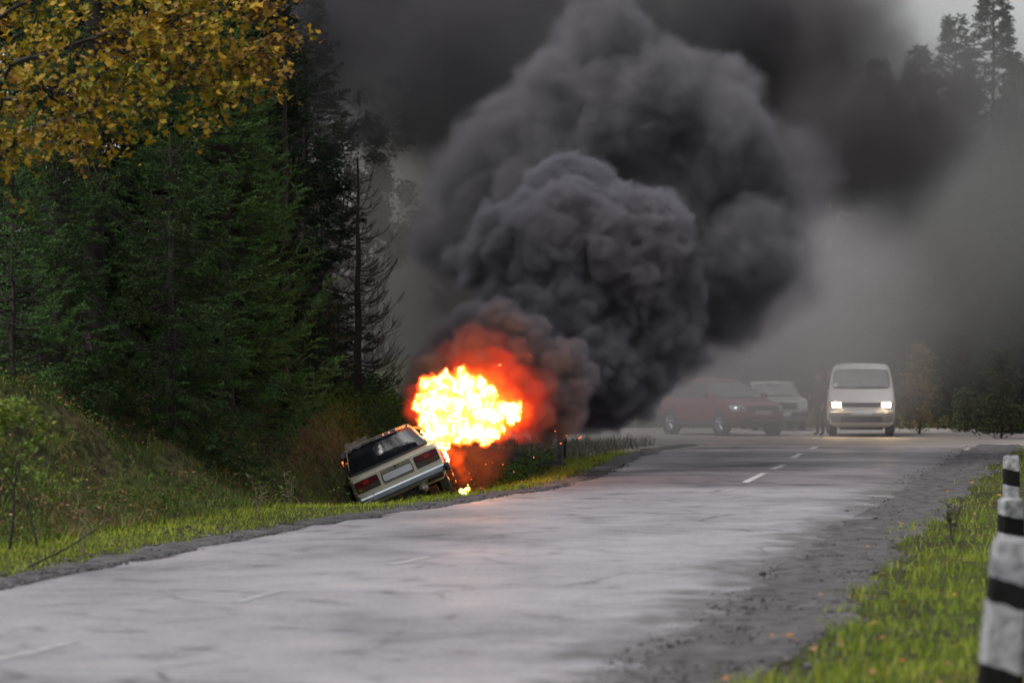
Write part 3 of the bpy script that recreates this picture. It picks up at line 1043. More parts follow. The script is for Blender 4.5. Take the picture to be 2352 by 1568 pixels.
# ---- red crossover turned three quarters
RD = Shell([
    (.24, .25, 3.9, .72, .25, .10), (.32, .06, 4.05, .82, .28, .14), (.50, .0, 4.12, .86, .28, .16), (.74, .03, 4.12, .865, .26, .16), (.82, .10, 4.1, .86, .26, .16),
    (.90, .42, 4.08, .85, .24, .14), (.98, .86, 4.06, .835, .2, .10), (1.01, 1.02, 4.04, .83, .2, .10),
    (1.22, 1.42, 3.96, .76, .2, .1), (1.44, 1.84, 3.80, .665, .2, .1), (1.51, 2.02, 3.6, .60, .2, .1), (1.55, 2.3, 3.3, .45, .2, .1)])
red = empty('red_crossover')
tag(red, 'red hatchback with grey alloy wheels dimmed by the smoke', 'car')
RD.body().build('body', M_RED, red, 30)
w_ = RD.patch('front', -.74, .74, 1.025, 1.42, .008, 14, 8, .03, top=(-.60, .60), rnd=.05).build('windscreen', M_GLASS2, red, 60)
RD.patch('front', -.77, .77, 1.005, 1.44, .003, 14, 8, .03, top=(-.62, .62), rnd=.05).build('windscreen_seal', M_RUBBER, w_, 60)
RD.patch('front', -.45, .45, .66, .80, .012, 10, 3, .03, rnd=.06).build('grille', M_PLASTIC, red, 40)
RD.patch('front', -.62, .62, .28, .50, .014, 12, 3, .03).build('lower_bumper', M_PLASTIC, red, 40)
RD.patch('front', -.40, .40, .415, .44, .03, 10, 1, .03).build('skid_trim', M_CHROME, red, 40)
RD.patch('front', -.26, .26, .575, .685, .022, 6, 2, .03).build('number_plate', M_PLATE, red)
for s in (-1, 1):
    hl = RD.patch('front', *((.52, .845) if s > 0 else (-.845, -.52)), .66, .83, .014, 10, 5, .03, top=((.60, .85) if s > 0 else (-.85, -.60)), rnd=.08).build('headlight', M_LAMPCLEAR, red, 40)
    for k, (lx, lz) in enumerate(((.66, .73), (.76, .755))):
        RD.patch('front', s * lx - .035, s * lx + .035, lz - .035, lz + .035, .022, 4, 4, .02, rnd=.2).build('bulb_reflector', M_CHROME if k else M_PLASTIC, hl, 40)
    for pts in ([(1.36, 1.02), (1.93, 1.43), (2.42, 1.46), (2.42, 1.02)], [(2.50, 1.02), (2.50, 1.46), (3.15, 1.44), (3.25, 1.02)], [(3.32, 1.04), (3.25, 1.42), (3.6, 1.36), (3.8, 1.06)]):
        RD.side_patch(s, pts, .005).build('side_window', M_GLASS, red)
    for y0, y1 in ((1.35, 2.44), (2.48, 3.28)):
        d = RD.side_patch(s, [(y0, .36), (y0, .985), (y1, .985), (y1, .36)], .004).build('door', M_RED, red)
        MB().box((min(s * .85, s * .885), y1 - .22, .86), (max(s * .85, s * .885), y1 - .06, .89), bevel=.008).build('handle', M_RED, d)
    for wy in (.82, 3.32):
        m = Matrix.Translation((s * .80, wy, .33)) @ Matrix.Rotation(math.radians(90 * s), 4, 'Y')
        MB().lathe([(.40, -.02), (.40, .078), (.345, .078), (.345, -.02)], m, 28).build('arch_trim', M_PLASTIC, red, 40)
        wheel(red, s * .79, wy, .325, .325, .20, s)
    MB().box((min(s * .84, s * .875), .75, .26), (max(s * .84, s * .875), 3.4, .38), bevel=.015).build('sill_trim', M_PLASTIC, red, 40)
    MB().box((min(s * .86, s * 1.04), 1.36, 1.0), (max(s * .86, s * 1.04), 1.48, 1.14), bevel=.035).build('mirror', M_RED, red, 40)
    MB().tube([(s * .58, 2.0, 1.54), (s * .58, 2.1, 1.575), (s * .57, 3.4, 1.55), (s * .57, 3.5, 1.52)], .014, 6).build('roof_rail', M_PLASTIC, red)
gp = W(1752, 1000, 103.5)
red.location = (gp.x, 103.0, 0)
red.rotation_euler = (0, 0, math.radians(30))

# ---- pale square saloon behind
PS = Shell([
    (.28, .15, 4.0, .70, .15, .03), (.38, .0, 4.05, .77, .12, .03), (.60, .0, 4.06, .79, .10, .03), (.82, .02, 4.06, .785, .10, .03), (.88, .06, 4.04, .77, .10, .03),
    (.92, .45, 3.95, .76, .1, .03), (.95, 1.0, 3.5, .75, .1, .04), (.97, 1.15, 3.3, .745, .12, .05), (1.32, 1.55, 3.05, .625, .15, .05), (1.39, 1.68, 2.9, .56, .16, .05), (1.42, 2.0, 2.7, .4, .1, .05)])
pale = empty('pale_sedan', (W(1810, 1000, 108).x, 110.5, 0), (0, 0, math.radians(4)))
tag(pale, 'pale square saloon half hidden behind the red car', 'car')
PS.body().build('body', M_BEIGE, pale, 30)
w_ = PS.patch('front', -.66, .66, .985, 1.30, .008, 12, 6, .03, top=(-.56, .56), rnd=.05).build('windscreen', M_GLASS2, pale, 60)
PS.patch('front', -.69, .69, .965, 1.325, .003, 12, 6, .03, top=(-.585, .585), rnd=.05).build('windscreen_seal', M_RUBBER, w_, 60)
PS.patch('front', -.45, .45, .62, .80, .008, 10, 3, .03).build('grille', M_PLASTIC, pale, 40)
PS.patch('front', -.79, .79, .40, .54, .05, 14, 3, .05).build('front_bumper', M_PLASTIC, pale, 40)
PS.patch('front', -.26, .26, .43, .53, .06, 6, 2, .03).build('number_plate', M_PLATE, pale)
PS.patch('front', -.60, .55, .905, .925, .02, 10, 2, .03).build('hood_scoop', M_PLASTIC, pale)
for s in (-1, 1):
    hl = PS.patch('front', *((.47, .75) if s > 0 else (-.75, -.47)), .63, .79, .010, 6, 3, .03).build('headlight', M_LAMPCLEAR, pale, 40)
    for pts in ([(1.5, .98), (1.75, 1.30), (2.2, 1.31), (2.2, .98)], [(2.27, .98), (2.27, 1.31), (2.85, 1.30), (3.05, .98)]):
        PS.side_patch(s, pts, .005).build('side_window', M_GLASS, pale)
    for wy in (.75, 3.15):
        wheel(pale, s * .69, wy, .29, .29, .17, s, rim_mat=M_BUMPER)

# ---- two people beside the van
M_COAT = mat_simple('dark_coat_cloth', (.022, .022, .026), .9, noise=.3)
M_TROUS = mat_simple('brown_black_trousers', (.028, .022, .020), .9, noise=.3)
M_SKIN = mat_simple('skin', (.38, .22, .16), .6, noise=.08)
M_HAIR = mat_simple('dark_hair', (.015, .012, .010), .7, noise=.3)
M_SHOE = mat_simple('black_shoes', (.012, .012, .012), .6, noise=.2)


def person(label, x, y, rz, h, arms, cap=False):
    k = h / 1.78
    root = empty('person', (x, y, 0), (0, 0, rz))
    tag(root, label, 'person', 'people standing by the van')
    V, E, Rr = [], [], []

    def v(p, r, parent=None):
        V.append(Vector(p) * k)
        Rr.append((r[0] * k, r[1] * k) if isinstance(r, tuple) else (r * k, r * k))
        if parent is not None:
            E.append((parent, len(V) - 1))
        return len(V) - 1

    pel = v((0, 0, .95), (.165, .12))
    wst = v((0, 0, 1.10), (.155, .11), pel)
    ch = v((0, -.01, 1.30), (.185, .125), wst)
    sh = v((0, 0, 1.45), (.12, .09), ch)
    nk = v((0, -.01, 1.53), .055, sh)
    hd0 = v((0, -.02, 1.60), (.072, .085), nk)
    hd1 = v((0, -.02, 1.69), (.078, .098), hd0)
    v((0, -.01, 1.755), (.05, .065), hd1)
    for s in (-1, 1):
        hp = v((s * .10, 0, .88), .095, pel)
        kn = v((s * .12, -.015, .50), .062, hp)
        an = v((s * .13, .02, .09), .045, kn)
        v((s * .14, -.12, .04), .04, an)
        sj = v((s * .20, 0, 1.42), .066, sh)
        el, wr, hn = arms[0 if s < 0 else 1]
        e = v((s * el[0], el[1], el[2]), .05, sj)
        w = v((s * wr[0], wr[1], wr[2]), .036, e)
        v((s * hn[0], hn[1], hn[2]), .034, w)
    me = bpy.data.meshes.new('body')
    me.from_pydata(V, E, [])
    o = link('body', me)
    md = o.modifiers.new('s', 'SKIN')
    for i, sv in enumerate(me.skin_vertices[0].data):
        sv.radius = Rr[i]
        sv.use_root = (i == 0)
    md.use_smooth_shade = True
    sb = o.modifiers.new('b', 'SUBSURF')
    sb.levels = 2
    m2 = evaluated(o, 'body')
    bpy.data.objects.remove(o)
    for m in (M_COAT, M_TROUS, M_SKIN, M_SHOE):
        m2.materials.append(m)
    hands = [Vector((s * arms[0 if s < 0 else 1][2][0], arms[0 if s < 0 else 1][2][1], arms[0 if s < 0 else 1][2][2])) * k for s in (-1, 1)]
    for p in m2.polygons:
        c = p.center
        z = c.z / k
        mi = 0
        if z < .93:
            mi = 1
        if z < .09:
            mi = 3
        if z > 1.535 or min((c - q).length for q in hands) < .075:
            mi = 2
        p.material_index = mi
    b = link('body', m2, None, root)
    for s, a in zip((-1, 1), hands):
        f = MB()
        for q in range(5):
            off = Vector(((q - 2) * .016, -.012 if q else -.03, 0))
            L_ = (.05, .075, .085, .078, .06)[q]
            f.tube([a + off + Vector((0, 0, .01)), a + off + Vector((0, -.01, -.03 - L_ * .4)), a + off + Vector((0, -.03, -.04 - L_ * .8))], [.010, .009, .007], 6)
        f.build('hand', M_SKIN, root, 60)
    f = MB()
    hz = 1.66 * k
    f.tube([(0, -.105 * k, hz + .012), (0, -.128 * k, hz - .025)], [.010, .016], 6)
    f.build('nose', M_SKIN, root, 60)
    for s in (-1, 1):
        MB().add((ICO1[0] * .012 + np.array((s * .032 * k, -.098 * k, hz + .015))).tolist(), ICO1[1].tolist()).build('eye', M_HAIR, root)
    MB().box((-.025 * k, -.115 * k, hz - .062), (.025 * k, -.09 * k, hz - .052), bevel=.003).build('mouth', mat_lip, root)
    hv, ht = ICO2
    hv = hv * np.array((.090, .108, .088)) * k + np.array((0, .002, 1.715)) * k
    keep = [t.tolist() for t in ht if hv[t].mean(0)[2] > 1.70 * k or hv[t].mean(0)[1] > .02 * k]
    MB().add(hv.tolist(), keep).build('hair', M_HAIR, root, 60)
    return root


mat_lip = mat_simple('lips', (.28, .12, .10), .6)
hang = ((.27, .02, 1.15), (.28, -.06, .90), (.28, -.08, .82))
fold = ((.30, -.02, 1.16), (.16, -.24, 1.10), (.06, -.27, 1.12))
person('person in dark clothes holding a bent arm up beside the pale saloon', W(1888, 1000, 102.5).x, 103.2, math.radians(-60), 1.74, (fold, hang))
person('person in dark clothes leaning towards the open van door', W(1915, 1000, 103).x, 104.0, math.radians(55), 1.80, (hang, fold))

# ------------------------------------------------------------------ trees
M_BARK = mat_simple('dark_bark', (.020, .016, .013), .95, noise=.5, nscale=6, bump=.8, bscale=18)
M_TWIG = mat_simple('dead_black_twigs', (.020, .017, .015), .95, noise=.3)
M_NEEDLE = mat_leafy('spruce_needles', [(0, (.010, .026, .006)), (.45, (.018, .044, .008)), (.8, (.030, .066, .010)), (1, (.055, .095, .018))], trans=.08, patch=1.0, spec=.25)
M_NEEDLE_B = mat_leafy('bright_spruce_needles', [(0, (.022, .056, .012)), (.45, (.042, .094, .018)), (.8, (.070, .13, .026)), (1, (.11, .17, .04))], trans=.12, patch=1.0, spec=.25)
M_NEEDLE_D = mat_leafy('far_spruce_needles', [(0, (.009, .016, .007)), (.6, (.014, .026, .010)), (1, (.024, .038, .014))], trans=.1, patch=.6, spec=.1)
M_MAPLE = mat_leafy('autumn_maple_leaves', [(0, (.035, .055, .007)), (.22, (.10, .11, .007)), (.42, (.22, .16, .007)), (.58, (.33, .19, .008)), (.74, (.20, .11, .025)), (1, (.09, .05, .022))], trans=.3, patch=.7, spec=.25)
M_LEAFD = mat_leafy('dim_green_leaves', [(0, (.025, .035, .018)), (.6, (.045, .055, .025)), (1, (.09, .065, .025))], trans=.2, patch=.6, spec=.1)
M_LEAFB = mat_leafy('yellow_green_shrub_leaves', [(0, (.06, .11, .015)), (.6, (.11, .16, .018)), (.9, (.22, .21, .02)), (1, (.20, .08, .03))], trans=.3, patch=1.5)


def segs_mesh(name, A, B, ra, rb, n=3):
    """many thin tapered sticks A->B in one mesh"""
    A, B = np.asarray(A, float), np.asarray(B, float)
    m = len(A)
    t = B - A
    t = t / np.maximum(np.linalg.norm(t, axis=1), 1e-6)[:, None]
    u = np.cross(t, np.array([.31, .17, .93]))
    u /= np.maximum(np.linalg.norm(u, axis=1), 1e-6)[:, None]
    w = np.cross(t, u)
    V = []
    for P, r in ((A, ra), (B, rb)):
        r = np.broadcast_to(np.asarray(r, float), (m,))[:, None]
        for k in range(n):
            a = 2 * math.pi * k / n
            V.append(P + (u * math.cos(a) + w * math.sin(a)) * r)
    V = np.stack(V, 1).reshape(-1, 3)
    o = np.arange(m)[:, None] * 2 * n
    Q = np.concatenate([o + np.array([[k, (k + 1) % n, n + (k + 1) % n, n + k]]) for k in range(n)])
    return V, Q


def needles(P, D, L, n, nl, nw):
    """needle tufts along twigs: start P, unit dir D, length L -> triangles"""
    m = len(P)
    t = (np.arange(n) + .5) / n
    g = rng
    base = P[:, None] + D[:, None] * (L[:, None] * t[None])[..., None]
    side = g.normal(size=(m, n, 3))
    side -= (side * D[:, None]).sum(-1, keepdims=True) * D[:, None]
    side /= np.linalg.norm(side, axis=-1, keepdims=True) + 1e-9
    dirn = side * .8 + D[:, None] * .75
    dirn /= np.linalg.norm(dirn, axis=-1, keepdims=True)
    wv = np.cross(dirn, g.normal(size=(m, n, 3)))
    wv /= np.linalg.norm(wv, axis=-1, keepdims=True) + 1e-9
    ln = nl * g.uniform(.75, 1.2, (m, n, 1))
    V = np.stack([base - wv * nw * .5, base + wv * nw * .5, base + dirn * ln], 2).reshape(-1, 3)
    return V


def trunk_mesh(h, r0, lean=(0, 0), n=10, r1=.015):
    m = MB()
    k = 14
    pts = [(lean[0] * (i / k) ** 1.5 + .014 * math.sin(i * 1.7), lean[1] * (i / k) + .014 * math.cos(i * 1.3), h * i / k - .3 * (i == 0)) for i in range(k + 1)]
    rr = [r1 + (r0 - r1) * (1 - i / k) ** .9 * (1.25 if i == 0 else 1) for i in range(k + 1)]
    return m.tube(pts, rr, n)


def spruce_geo(h, rmax, seed, z0=.3, whorl=.34, per=6, droop=.35, tipup=.25, bl_step=.12, bl_len=.5, tw_step=.085, tw_len=.13, nn=10, nl=.022, nw=.006, power=.8, zfull=None, hang=.35, keep=None, bare=.32, dead=0):
    """crown (needle triangles) and limbs of a spruce about its own base"""
    g = np.random.default_rng(seed)
    bP, bD, bL, bR = [], [], [], []
    A, B, ra, rb = [], [], [], []
    z = z0
    while z < h - .15:
        f = 1 - z / h
        fine = 1.0 if (zfull is None or z < zfull) else 2.6
        for k in range(per):
            az = g.random() * 6.283
            L = rmax * f ** power * g.uniform(.7, 1.12) + .10
            d0 = np.array([math.cos(az), math.sin(az), 0])
            zz = z + g.uniform(-.14, .14)
            if keep is not None and not keep(d0, L, zz):
                continue
            n = max(4, int(L / .22))
            t = np.linspace(0, 1, n + 1)
            dz = L * (-droop * np.sin(t * 1.9) * (.35 + .65 * f) + tipup * t ** 3 + (1 - f) ** 2 * .7 * t)
            path = np.stack([d0[0] * L * t, d0[1] * L * t, zz + dz], -1)
            path[:, :2] += np.outer(np.sin(t * 3 + az) * .04 * L, [-d0[1], d0[0]])
            r = .006 + .014 * L * .35
            A += list(path[:-1]); B += list(path[1:])
            rr = r * (1 - t) + .003
            ra += list(rr[:-1]); rb += list(rr[1:])
            # side shoots
            nb = max(3, int(L / (bl_step * fine)))
            for s in (-1, 1):
                tt = np.sort(g.uniform(bare, 1, nb))
                for q in tt:
                    i = min(int(q * n), n - 1)
                    p = path[i] + (path[i + 1] - path[i]) * (q * n - i)
                    tan = path[i + 1] - path[i]
                    tan = tan / np.linalg.norm(tan)
                    sd = np.array([-d0[1], d0[0], 0]) * s
                    dd = tan * g.uniform(.55, .95) + sd * g.uniform(.5, .9) + np.array([0, 0, -hang * g.uniform(.2, 1.3)])
                    dd /= np.linalg.norm(dd)
                    ll = bl_len * (.35 + .75 * (1 - q)) * g.uniform(.6, 1.15) * min(1, .35 + L / 1.6)
                    bP.append(p); bD.append(dd); bL.append(ll); bR.append(fine)
            # bare inner part with dead twiglets
            for _ in range(int(dead * L)):
                q = g.uniform(.05, bare + .2)
                i = min(int(q * n), n - 1)
                dd = g.normal(size=3) * np.array([1, 1, .5])
                A.append(path[i]); B.append(path[i] + dd / np.linalg.norm(dd) * g.uniform(.1, .32)); ra.append(.005); rb.append(.002)
            bP.append(path[-2]); bD.append((path[-1] - path[-2]) / np.linalg.norm(path[-1] - path[-2])); bL.append(.25); bR.append(fine)
        z += whorl * g.uniform(.8, 1.2) * (1 if fine == 1 else 1.4)
    bP, bD, bL, bR = np.array(bP), np.array(bD), np.array(bL), np.array(bR)
    # twigs on the shoots
    tP, tD, tL = [bP + bD * 0], [bD], [bL]
    up = np.array([0, 0, 1.])
    sd = np.cross(bD, up)
    sd /= np.linalg.norm(sd, axis=1)[:, None] + 1e-9
    mx = int(bl_len / tw_step) + 1
    for k in range(1, mx + 1):
        for s in (-1, 1):
            pos = k * tw_step * bR + g.uniform(-.02, .02, len(bP))
            ok = pos < bL
            if not ok.any():
                continue
            d = bD[ok] * .75 + sd[ok] * s * .65 + up * g.uniform(-.35, .1, (ok.sum(), 1))
            d /= np.linalg.norm(d, axis=1)[:, None]
            tP.append(bP[ok] + bD[ok] * pos[ok][:, None]); tD.append(d)
            tL.append(tw_len * g.uniform(.6, 1.2, ok.sum()) * (1 - .45 * pos[ok] / bL[ok]) * np.sqrt(bR[ok]))
    P, D, L = np.concatenate(tP), np.concatenate(tD), np.concatenate(tL)
    V = needles(P, D, L, nn, nl, nw)
    # shoots themselves as sticks
    A = np.concatenate([np.array(A), bP]); B = np.concatenate([np.array(B), bP + bD * bL[:, None]])
    ra = np.concatenate([ra, np.full(len(bP), .0035)]); rb = np.concatenate([rb, np.full(len(bP), .0015)])
    lv, lq = segs_mesh('limbs', A, B, ra, rb)
    return V, lv, lq


def tri_mesh(name, V):
    return mesh_np(name, V, tris=np.arange(len(V)).reshape(-1, 3))


def spruce(name, label, loc, h, r0, geo, mat, group=None, lean=(0, 0), rz=0):
    root = empty(name, loc, (0, 0, rz))
    tag(root, label, 'tree', group)
    trunk_mesh(h, r0, lean).build('trunk', M_BARK, root, 60)
    V, lv, lq = geo
    link('crown', tri_mesh('crown', V), mat, root)
    link('limbs', mesh_np('limbs', lv, quads=lq), M_BARK, root)
    return root


def base_at(px, d, off=0.):
    x = (px - CX) * d / F_PX
    return (x, d, float(ground_z(x, d)) + off)


NEAR = 'spruces on the left bank'
ND = dict(nl=.040, nw=.0125, dead=14)
# big dark spruce, trunk glimpsed between its boughs
b = base_at(215, 56.5)
spruce('spruce_tree', 'tall dark drooping spruce under the yellow maple boughs', b, 17, .17,
       spruce_geo(17, 2.5, 101, z0=.1, whorl=.55, per=9, droop=.55, hang=.95, zfull=6.4, nn=26, bl_len=.80, tw_step=.17, tw_len=.32, bl_step=.16, **ND), M_NEEDLE, NEAR)
# spruce with bright tips reaching towards the fire
b = base_at(520, 60.5)
spruce('spruce_tree', 'bushy green spruce leaning its bright shoots towards the fire', b, 5.9, .11,
       spruce_geo(5.9, 1.72, 102, z0=.0, whorl=.44, per=11, droop=.20, tipup=.62, hang=.20, zfull=6.6, nn=24, bl_len=.56, power=.55, tw_step=.15, tw_len=.28, bl_step=.14, **ND), M_NEEDLE_B, NEAR)
# low spruce in front, its skirt touching the bank
b = base_at(392, 55.)
spruce('spruce_tree', 'low dense spruce whose skirt brushes the grassy bank', b, 4.4, .08,
       spruce_geo(4.4, 1.05, 103, z0=-.15, whorl=.36, per=9, droop=.42, hang=.55, zfull=5, nn=19, bl_len=.44, power=.6, tw_step=.13, tw_len=.23, bl_step=.15, **ND), M_NEEDLE, NEAR)
# sapling at the left edge with its bare leader
b = base_at(30, 51.)
spruce('spruce_sapling', 'thin young spruce with a bare leader at the left edge', b, W(25, 265, 51).z - b[2], .035,
       spruce_geo(W(25, 265, 51).z - b[2], .95, 104, z0=.1, whorl=.26, per=6, droop=.12, tipup=.4, hang=.1, nn=18, bl_len=.36, power=.8, tw_step=.13, tw_len=.22, bl_step=.14, **ND), M_NEEDLE_B, NEAR)
b = base_at(130, 53.5)
spruce('spruce_tree', 'small spruce between the sapling and the big dark spruce', b, 3.6, .06,
       spruce_geo(3.6, 1.05, 105, z0=-.1, whorl=.27, per=9, droop=.28, hang=.4, nn=19, bl_len=.42, power=.6, tw_step=.13, tw_len=.22, bl_step=.15, **ND), M_NEEDLE, NEAR)

# dark spruces standing deeper in the wood: one prototype, copied
g1 = spruce_geo(15, 2.9, 111, z0=.3, whorl=.42, per=7, droop=.38, hang=.5, power=.65, bl_step=.26, bl_len=.75, tw_step=.16, tw_len=.26, nn=9, nl=.085, nw=.034)
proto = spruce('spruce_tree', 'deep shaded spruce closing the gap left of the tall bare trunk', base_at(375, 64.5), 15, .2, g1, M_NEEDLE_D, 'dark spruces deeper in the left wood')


def copy_tree(src, loc, rz, s, label=None, group=None):
    r = src.copy()
    C.objects.link(r)
    r.location, r.rotation_euler, r.scale = loc, (0, 0, rz), (s, s, s * random.uniform(.92, 1.08))
    if label:
        r['label'] = label
    if group:
        r['group'] = group
    for ch in src.children:
        c = ch.copy()
        C.objects.link(c)
        c.parent = r
    return r


DK = 'dark spruces deeper in the left wood'
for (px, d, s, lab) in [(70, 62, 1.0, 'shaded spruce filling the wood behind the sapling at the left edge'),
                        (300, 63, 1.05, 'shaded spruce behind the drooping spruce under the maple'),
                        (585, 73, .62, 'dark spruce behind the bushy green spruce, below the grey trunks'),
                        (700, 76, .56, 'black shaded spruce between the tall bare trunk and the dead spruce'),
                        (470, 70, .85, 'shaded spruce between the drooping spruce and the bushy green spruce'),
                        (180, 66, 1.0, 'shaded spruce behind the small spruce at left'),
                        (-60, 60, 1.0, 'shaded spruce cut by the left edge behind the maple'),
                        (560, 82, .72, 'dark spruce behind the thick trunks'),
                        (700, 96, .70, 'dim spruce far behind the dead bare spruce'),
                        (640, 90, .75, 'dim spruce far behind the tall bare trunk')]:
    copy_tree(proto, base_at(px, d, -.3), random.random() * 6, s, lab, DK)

# far spruces on the right, in the smoke
RT = 'spruces fading into the smoke on the right'
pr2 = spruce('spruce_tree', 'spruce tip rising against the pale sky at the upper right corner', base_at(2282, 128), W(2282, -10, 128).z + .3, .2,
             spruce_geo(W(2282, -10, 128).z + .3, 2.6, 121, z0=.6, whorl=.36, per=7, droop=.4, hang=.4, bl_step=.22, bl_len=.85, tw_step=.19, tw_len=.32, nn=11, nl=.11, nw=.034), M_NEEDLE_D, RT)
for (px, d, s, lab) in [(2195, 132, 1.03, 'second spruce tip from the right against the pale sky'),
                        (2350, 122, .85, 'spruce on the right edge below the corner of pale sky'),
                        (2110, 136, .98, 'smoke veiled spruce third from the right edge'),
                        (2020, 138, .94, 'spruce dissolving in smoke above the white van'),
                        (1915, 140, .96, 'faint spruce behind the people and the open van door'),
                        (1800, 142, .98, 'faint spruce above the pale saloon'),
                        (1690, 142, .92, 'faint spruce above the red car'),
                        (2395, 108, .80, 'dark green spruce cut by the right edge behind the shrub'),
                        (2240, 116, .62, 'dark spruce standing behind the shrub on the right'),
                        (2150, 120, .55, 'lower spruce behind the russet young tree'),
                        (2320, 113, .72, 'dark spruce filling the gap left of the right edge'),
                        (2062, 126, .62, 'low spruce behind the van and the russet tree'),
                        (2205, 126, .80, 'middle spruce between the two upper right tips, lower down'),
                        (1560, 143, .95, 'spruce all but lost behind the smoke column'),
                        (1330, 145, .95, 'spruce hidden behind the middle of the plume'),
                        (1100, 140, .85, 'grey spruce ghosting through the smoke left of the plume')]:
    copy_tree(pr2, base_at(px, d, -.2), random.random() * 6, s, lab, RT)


# bare dead conifers
def dead_tree(label, loc, h, r0, seed, z0, rmax, step, per, curve, twig=1.0, side=0, mat=None):
    g = np.random.default_rng(seed)
    root = empty('dead_spruce', loc)
    tag(root, label, 'tree', 'bare dead spruces beside the fire')
    trunk_mesh(h, r0).build('trunk', M_TWIG, root, 60)
    A, B, ra, rb = [], [], [], []

    def seg(p, q, a, b):
        A.append(p); B.append(q); ra.append(a); rb.append(b)

    z = z0
    while z < h - .1:
        f = 1 - z / h
        for k in range(per):
            az = g.random() * 6.283
            L = (rmax * f ** .75 + .12) * g.uniform(.55, 1.1)
            d = np.array([math.cos(az), math.sin(az), 0.])
            n = 9
            t = np.linspace(0, 1, n + 1)
            dz = L * (-.12 * np.sin(t * 3.1) * f + curve * t ** 2.4 - .08 * f * t)
            path = np.stack([d[0] * L * t, d[1] * L * t, z + dz + g.uniform(-.1, .1)], -1)
            r = .004 + .0055 * L
            for i in range(n):
                seg(path[i], path[i + 1], r * (1 - t[i]) + .0025, r * (1 - t[i + 1]) + .0025)
            nt_ = int(L / .055 * twig)
            for q in g.uniform(.15, 1, nt_):
                i = min(int(q * n), n - 1)
                p = path[i] + (path[i + 1] - path[i]) * (q * n - i)
                s = 1 if g.random() < .5 else -1
                tan = (path[i + 1] - path[i]) / np.linalg.norm(path[i + 1] - path[i])
                dd = tan * .8 + np.array([-d[1], d[0], 0]) * s * .6 + np.array([0, 0, g.uniform(-.15, .45)])
                dd /= np.linalg.norm(dd)
                l = (.14 + .38 * (1 - q)) * g.uniform(.5, 1.2) * min(1, .3 + L / 1.4)
                m_ = p + dd * l * .5
                e = p + dd * l + np.array([0, 0, l * .22])
                seg(p, m_, .0042, .0032); seg(m_, e, .0032, .0016)
                for _ in range(2):
                    h2 = p + dd * l * g.uniform(.25, .8)
                    e2 = h2 + (dd * .7 + g.normal(size=3) * .35 + np.array([0, 0, .2])) * l * .45
                    seg(h2, e2, .0026, .0014)
        z += step * g.uniform(.7, 1.3)
    lv, lq = segs_mesh('branches', A, B, ra, rb)
    link('branches', mesh_np('branches', lv, quads=lq), M_TWIG, root)
    return root


b = base_at(822, 71)
dead_tree('dead bare spruce with upcurved twiggy branches left of the flames', b, W(822, 360, 71).z - b[2], .085, 201, .35, 1.18, .17, 5, .42, 1.25)
b = base_at(655, 68)
dead_tree('taller bare trunk with sparse limbs behind the bushy green spruce', b, W(655, 20, 68).z - b[2], .085, 202, 1.6, 1.0, .34, 3, .55, .7)
b = base_at(735, 79)
dead_tree('thin bare tree between the two dead spruces', b, W(735, 300, 79).z - b[2], .06, 203, .6, 1.3, .24, 4, .45, .9)


# broadleaf trees: limbs grown by splitting, leaves on the ends
def broad(name, label, loc, h, r0, seed, spread, leaf_mat, n_leaf, leaf_size, clumps, group=None, flat=.5, cat='tree', tf=.33):
    g = np.random.default_rng(seed)
    root = empty(name, loc)
    tag(root, label, cat, group)
    A, B, ra, rb, ends = [], [], [], [], []

    def grow(p, d, l, r, lev):
        n = 4
        for i in range(n):
            d = d + g.normal(size=3) * .12 + np.array([0, 0, .05])
            d = d / np.linalg.norm(d)
            q = p + d * l / n
            r2 = r * .86
            A.append(p); B.append(q); ra.append(r); rb.append(r2)
            p, r = q, r2
            if lev >= 2 or i >= 2:
                ends.append(p)
        if lev < 4:
            for _ in range(3 if lev else 5):
                e = d + g.normal(size=3) * (.55 if lev else .7)
                e[2] = e[2] * .7 + .2
                grow(p, e / np.linalg.norm(e), l * g.uniform(.55, .8), r * .62, lev + 1)

    grow(np.zeros(3), np.array([0, 0, 1.]), h * tf, r0, 0)
    E = np.array(ends)
    k = spread / max(np.abs(E[:, :2]).max(), .1)
    zk = h / E[:, 2].max()
    S = np.array([k, k, zk])
    lv, lq = segs_mesh('limbs', np.array(A) * S, np.array(B) * S, ra, rb, 5)
    link('trunk', mesh_np('trunk', lv, quads=lq), M_BARK, root)
    E = E * S
    c = E[g.integers(0, len(E), clumps)]
    P = c[g.integers(0, clumps, n_leaf)] + g.normal(size=(n_leaf, 3)) * np.array([.16, .16, .12]) * spread * .32
    leaf_quads('crown', P, leaf_size * g.uniform(.6, 1.2, n_leaf), leaf_mat, flat, root)
    return root


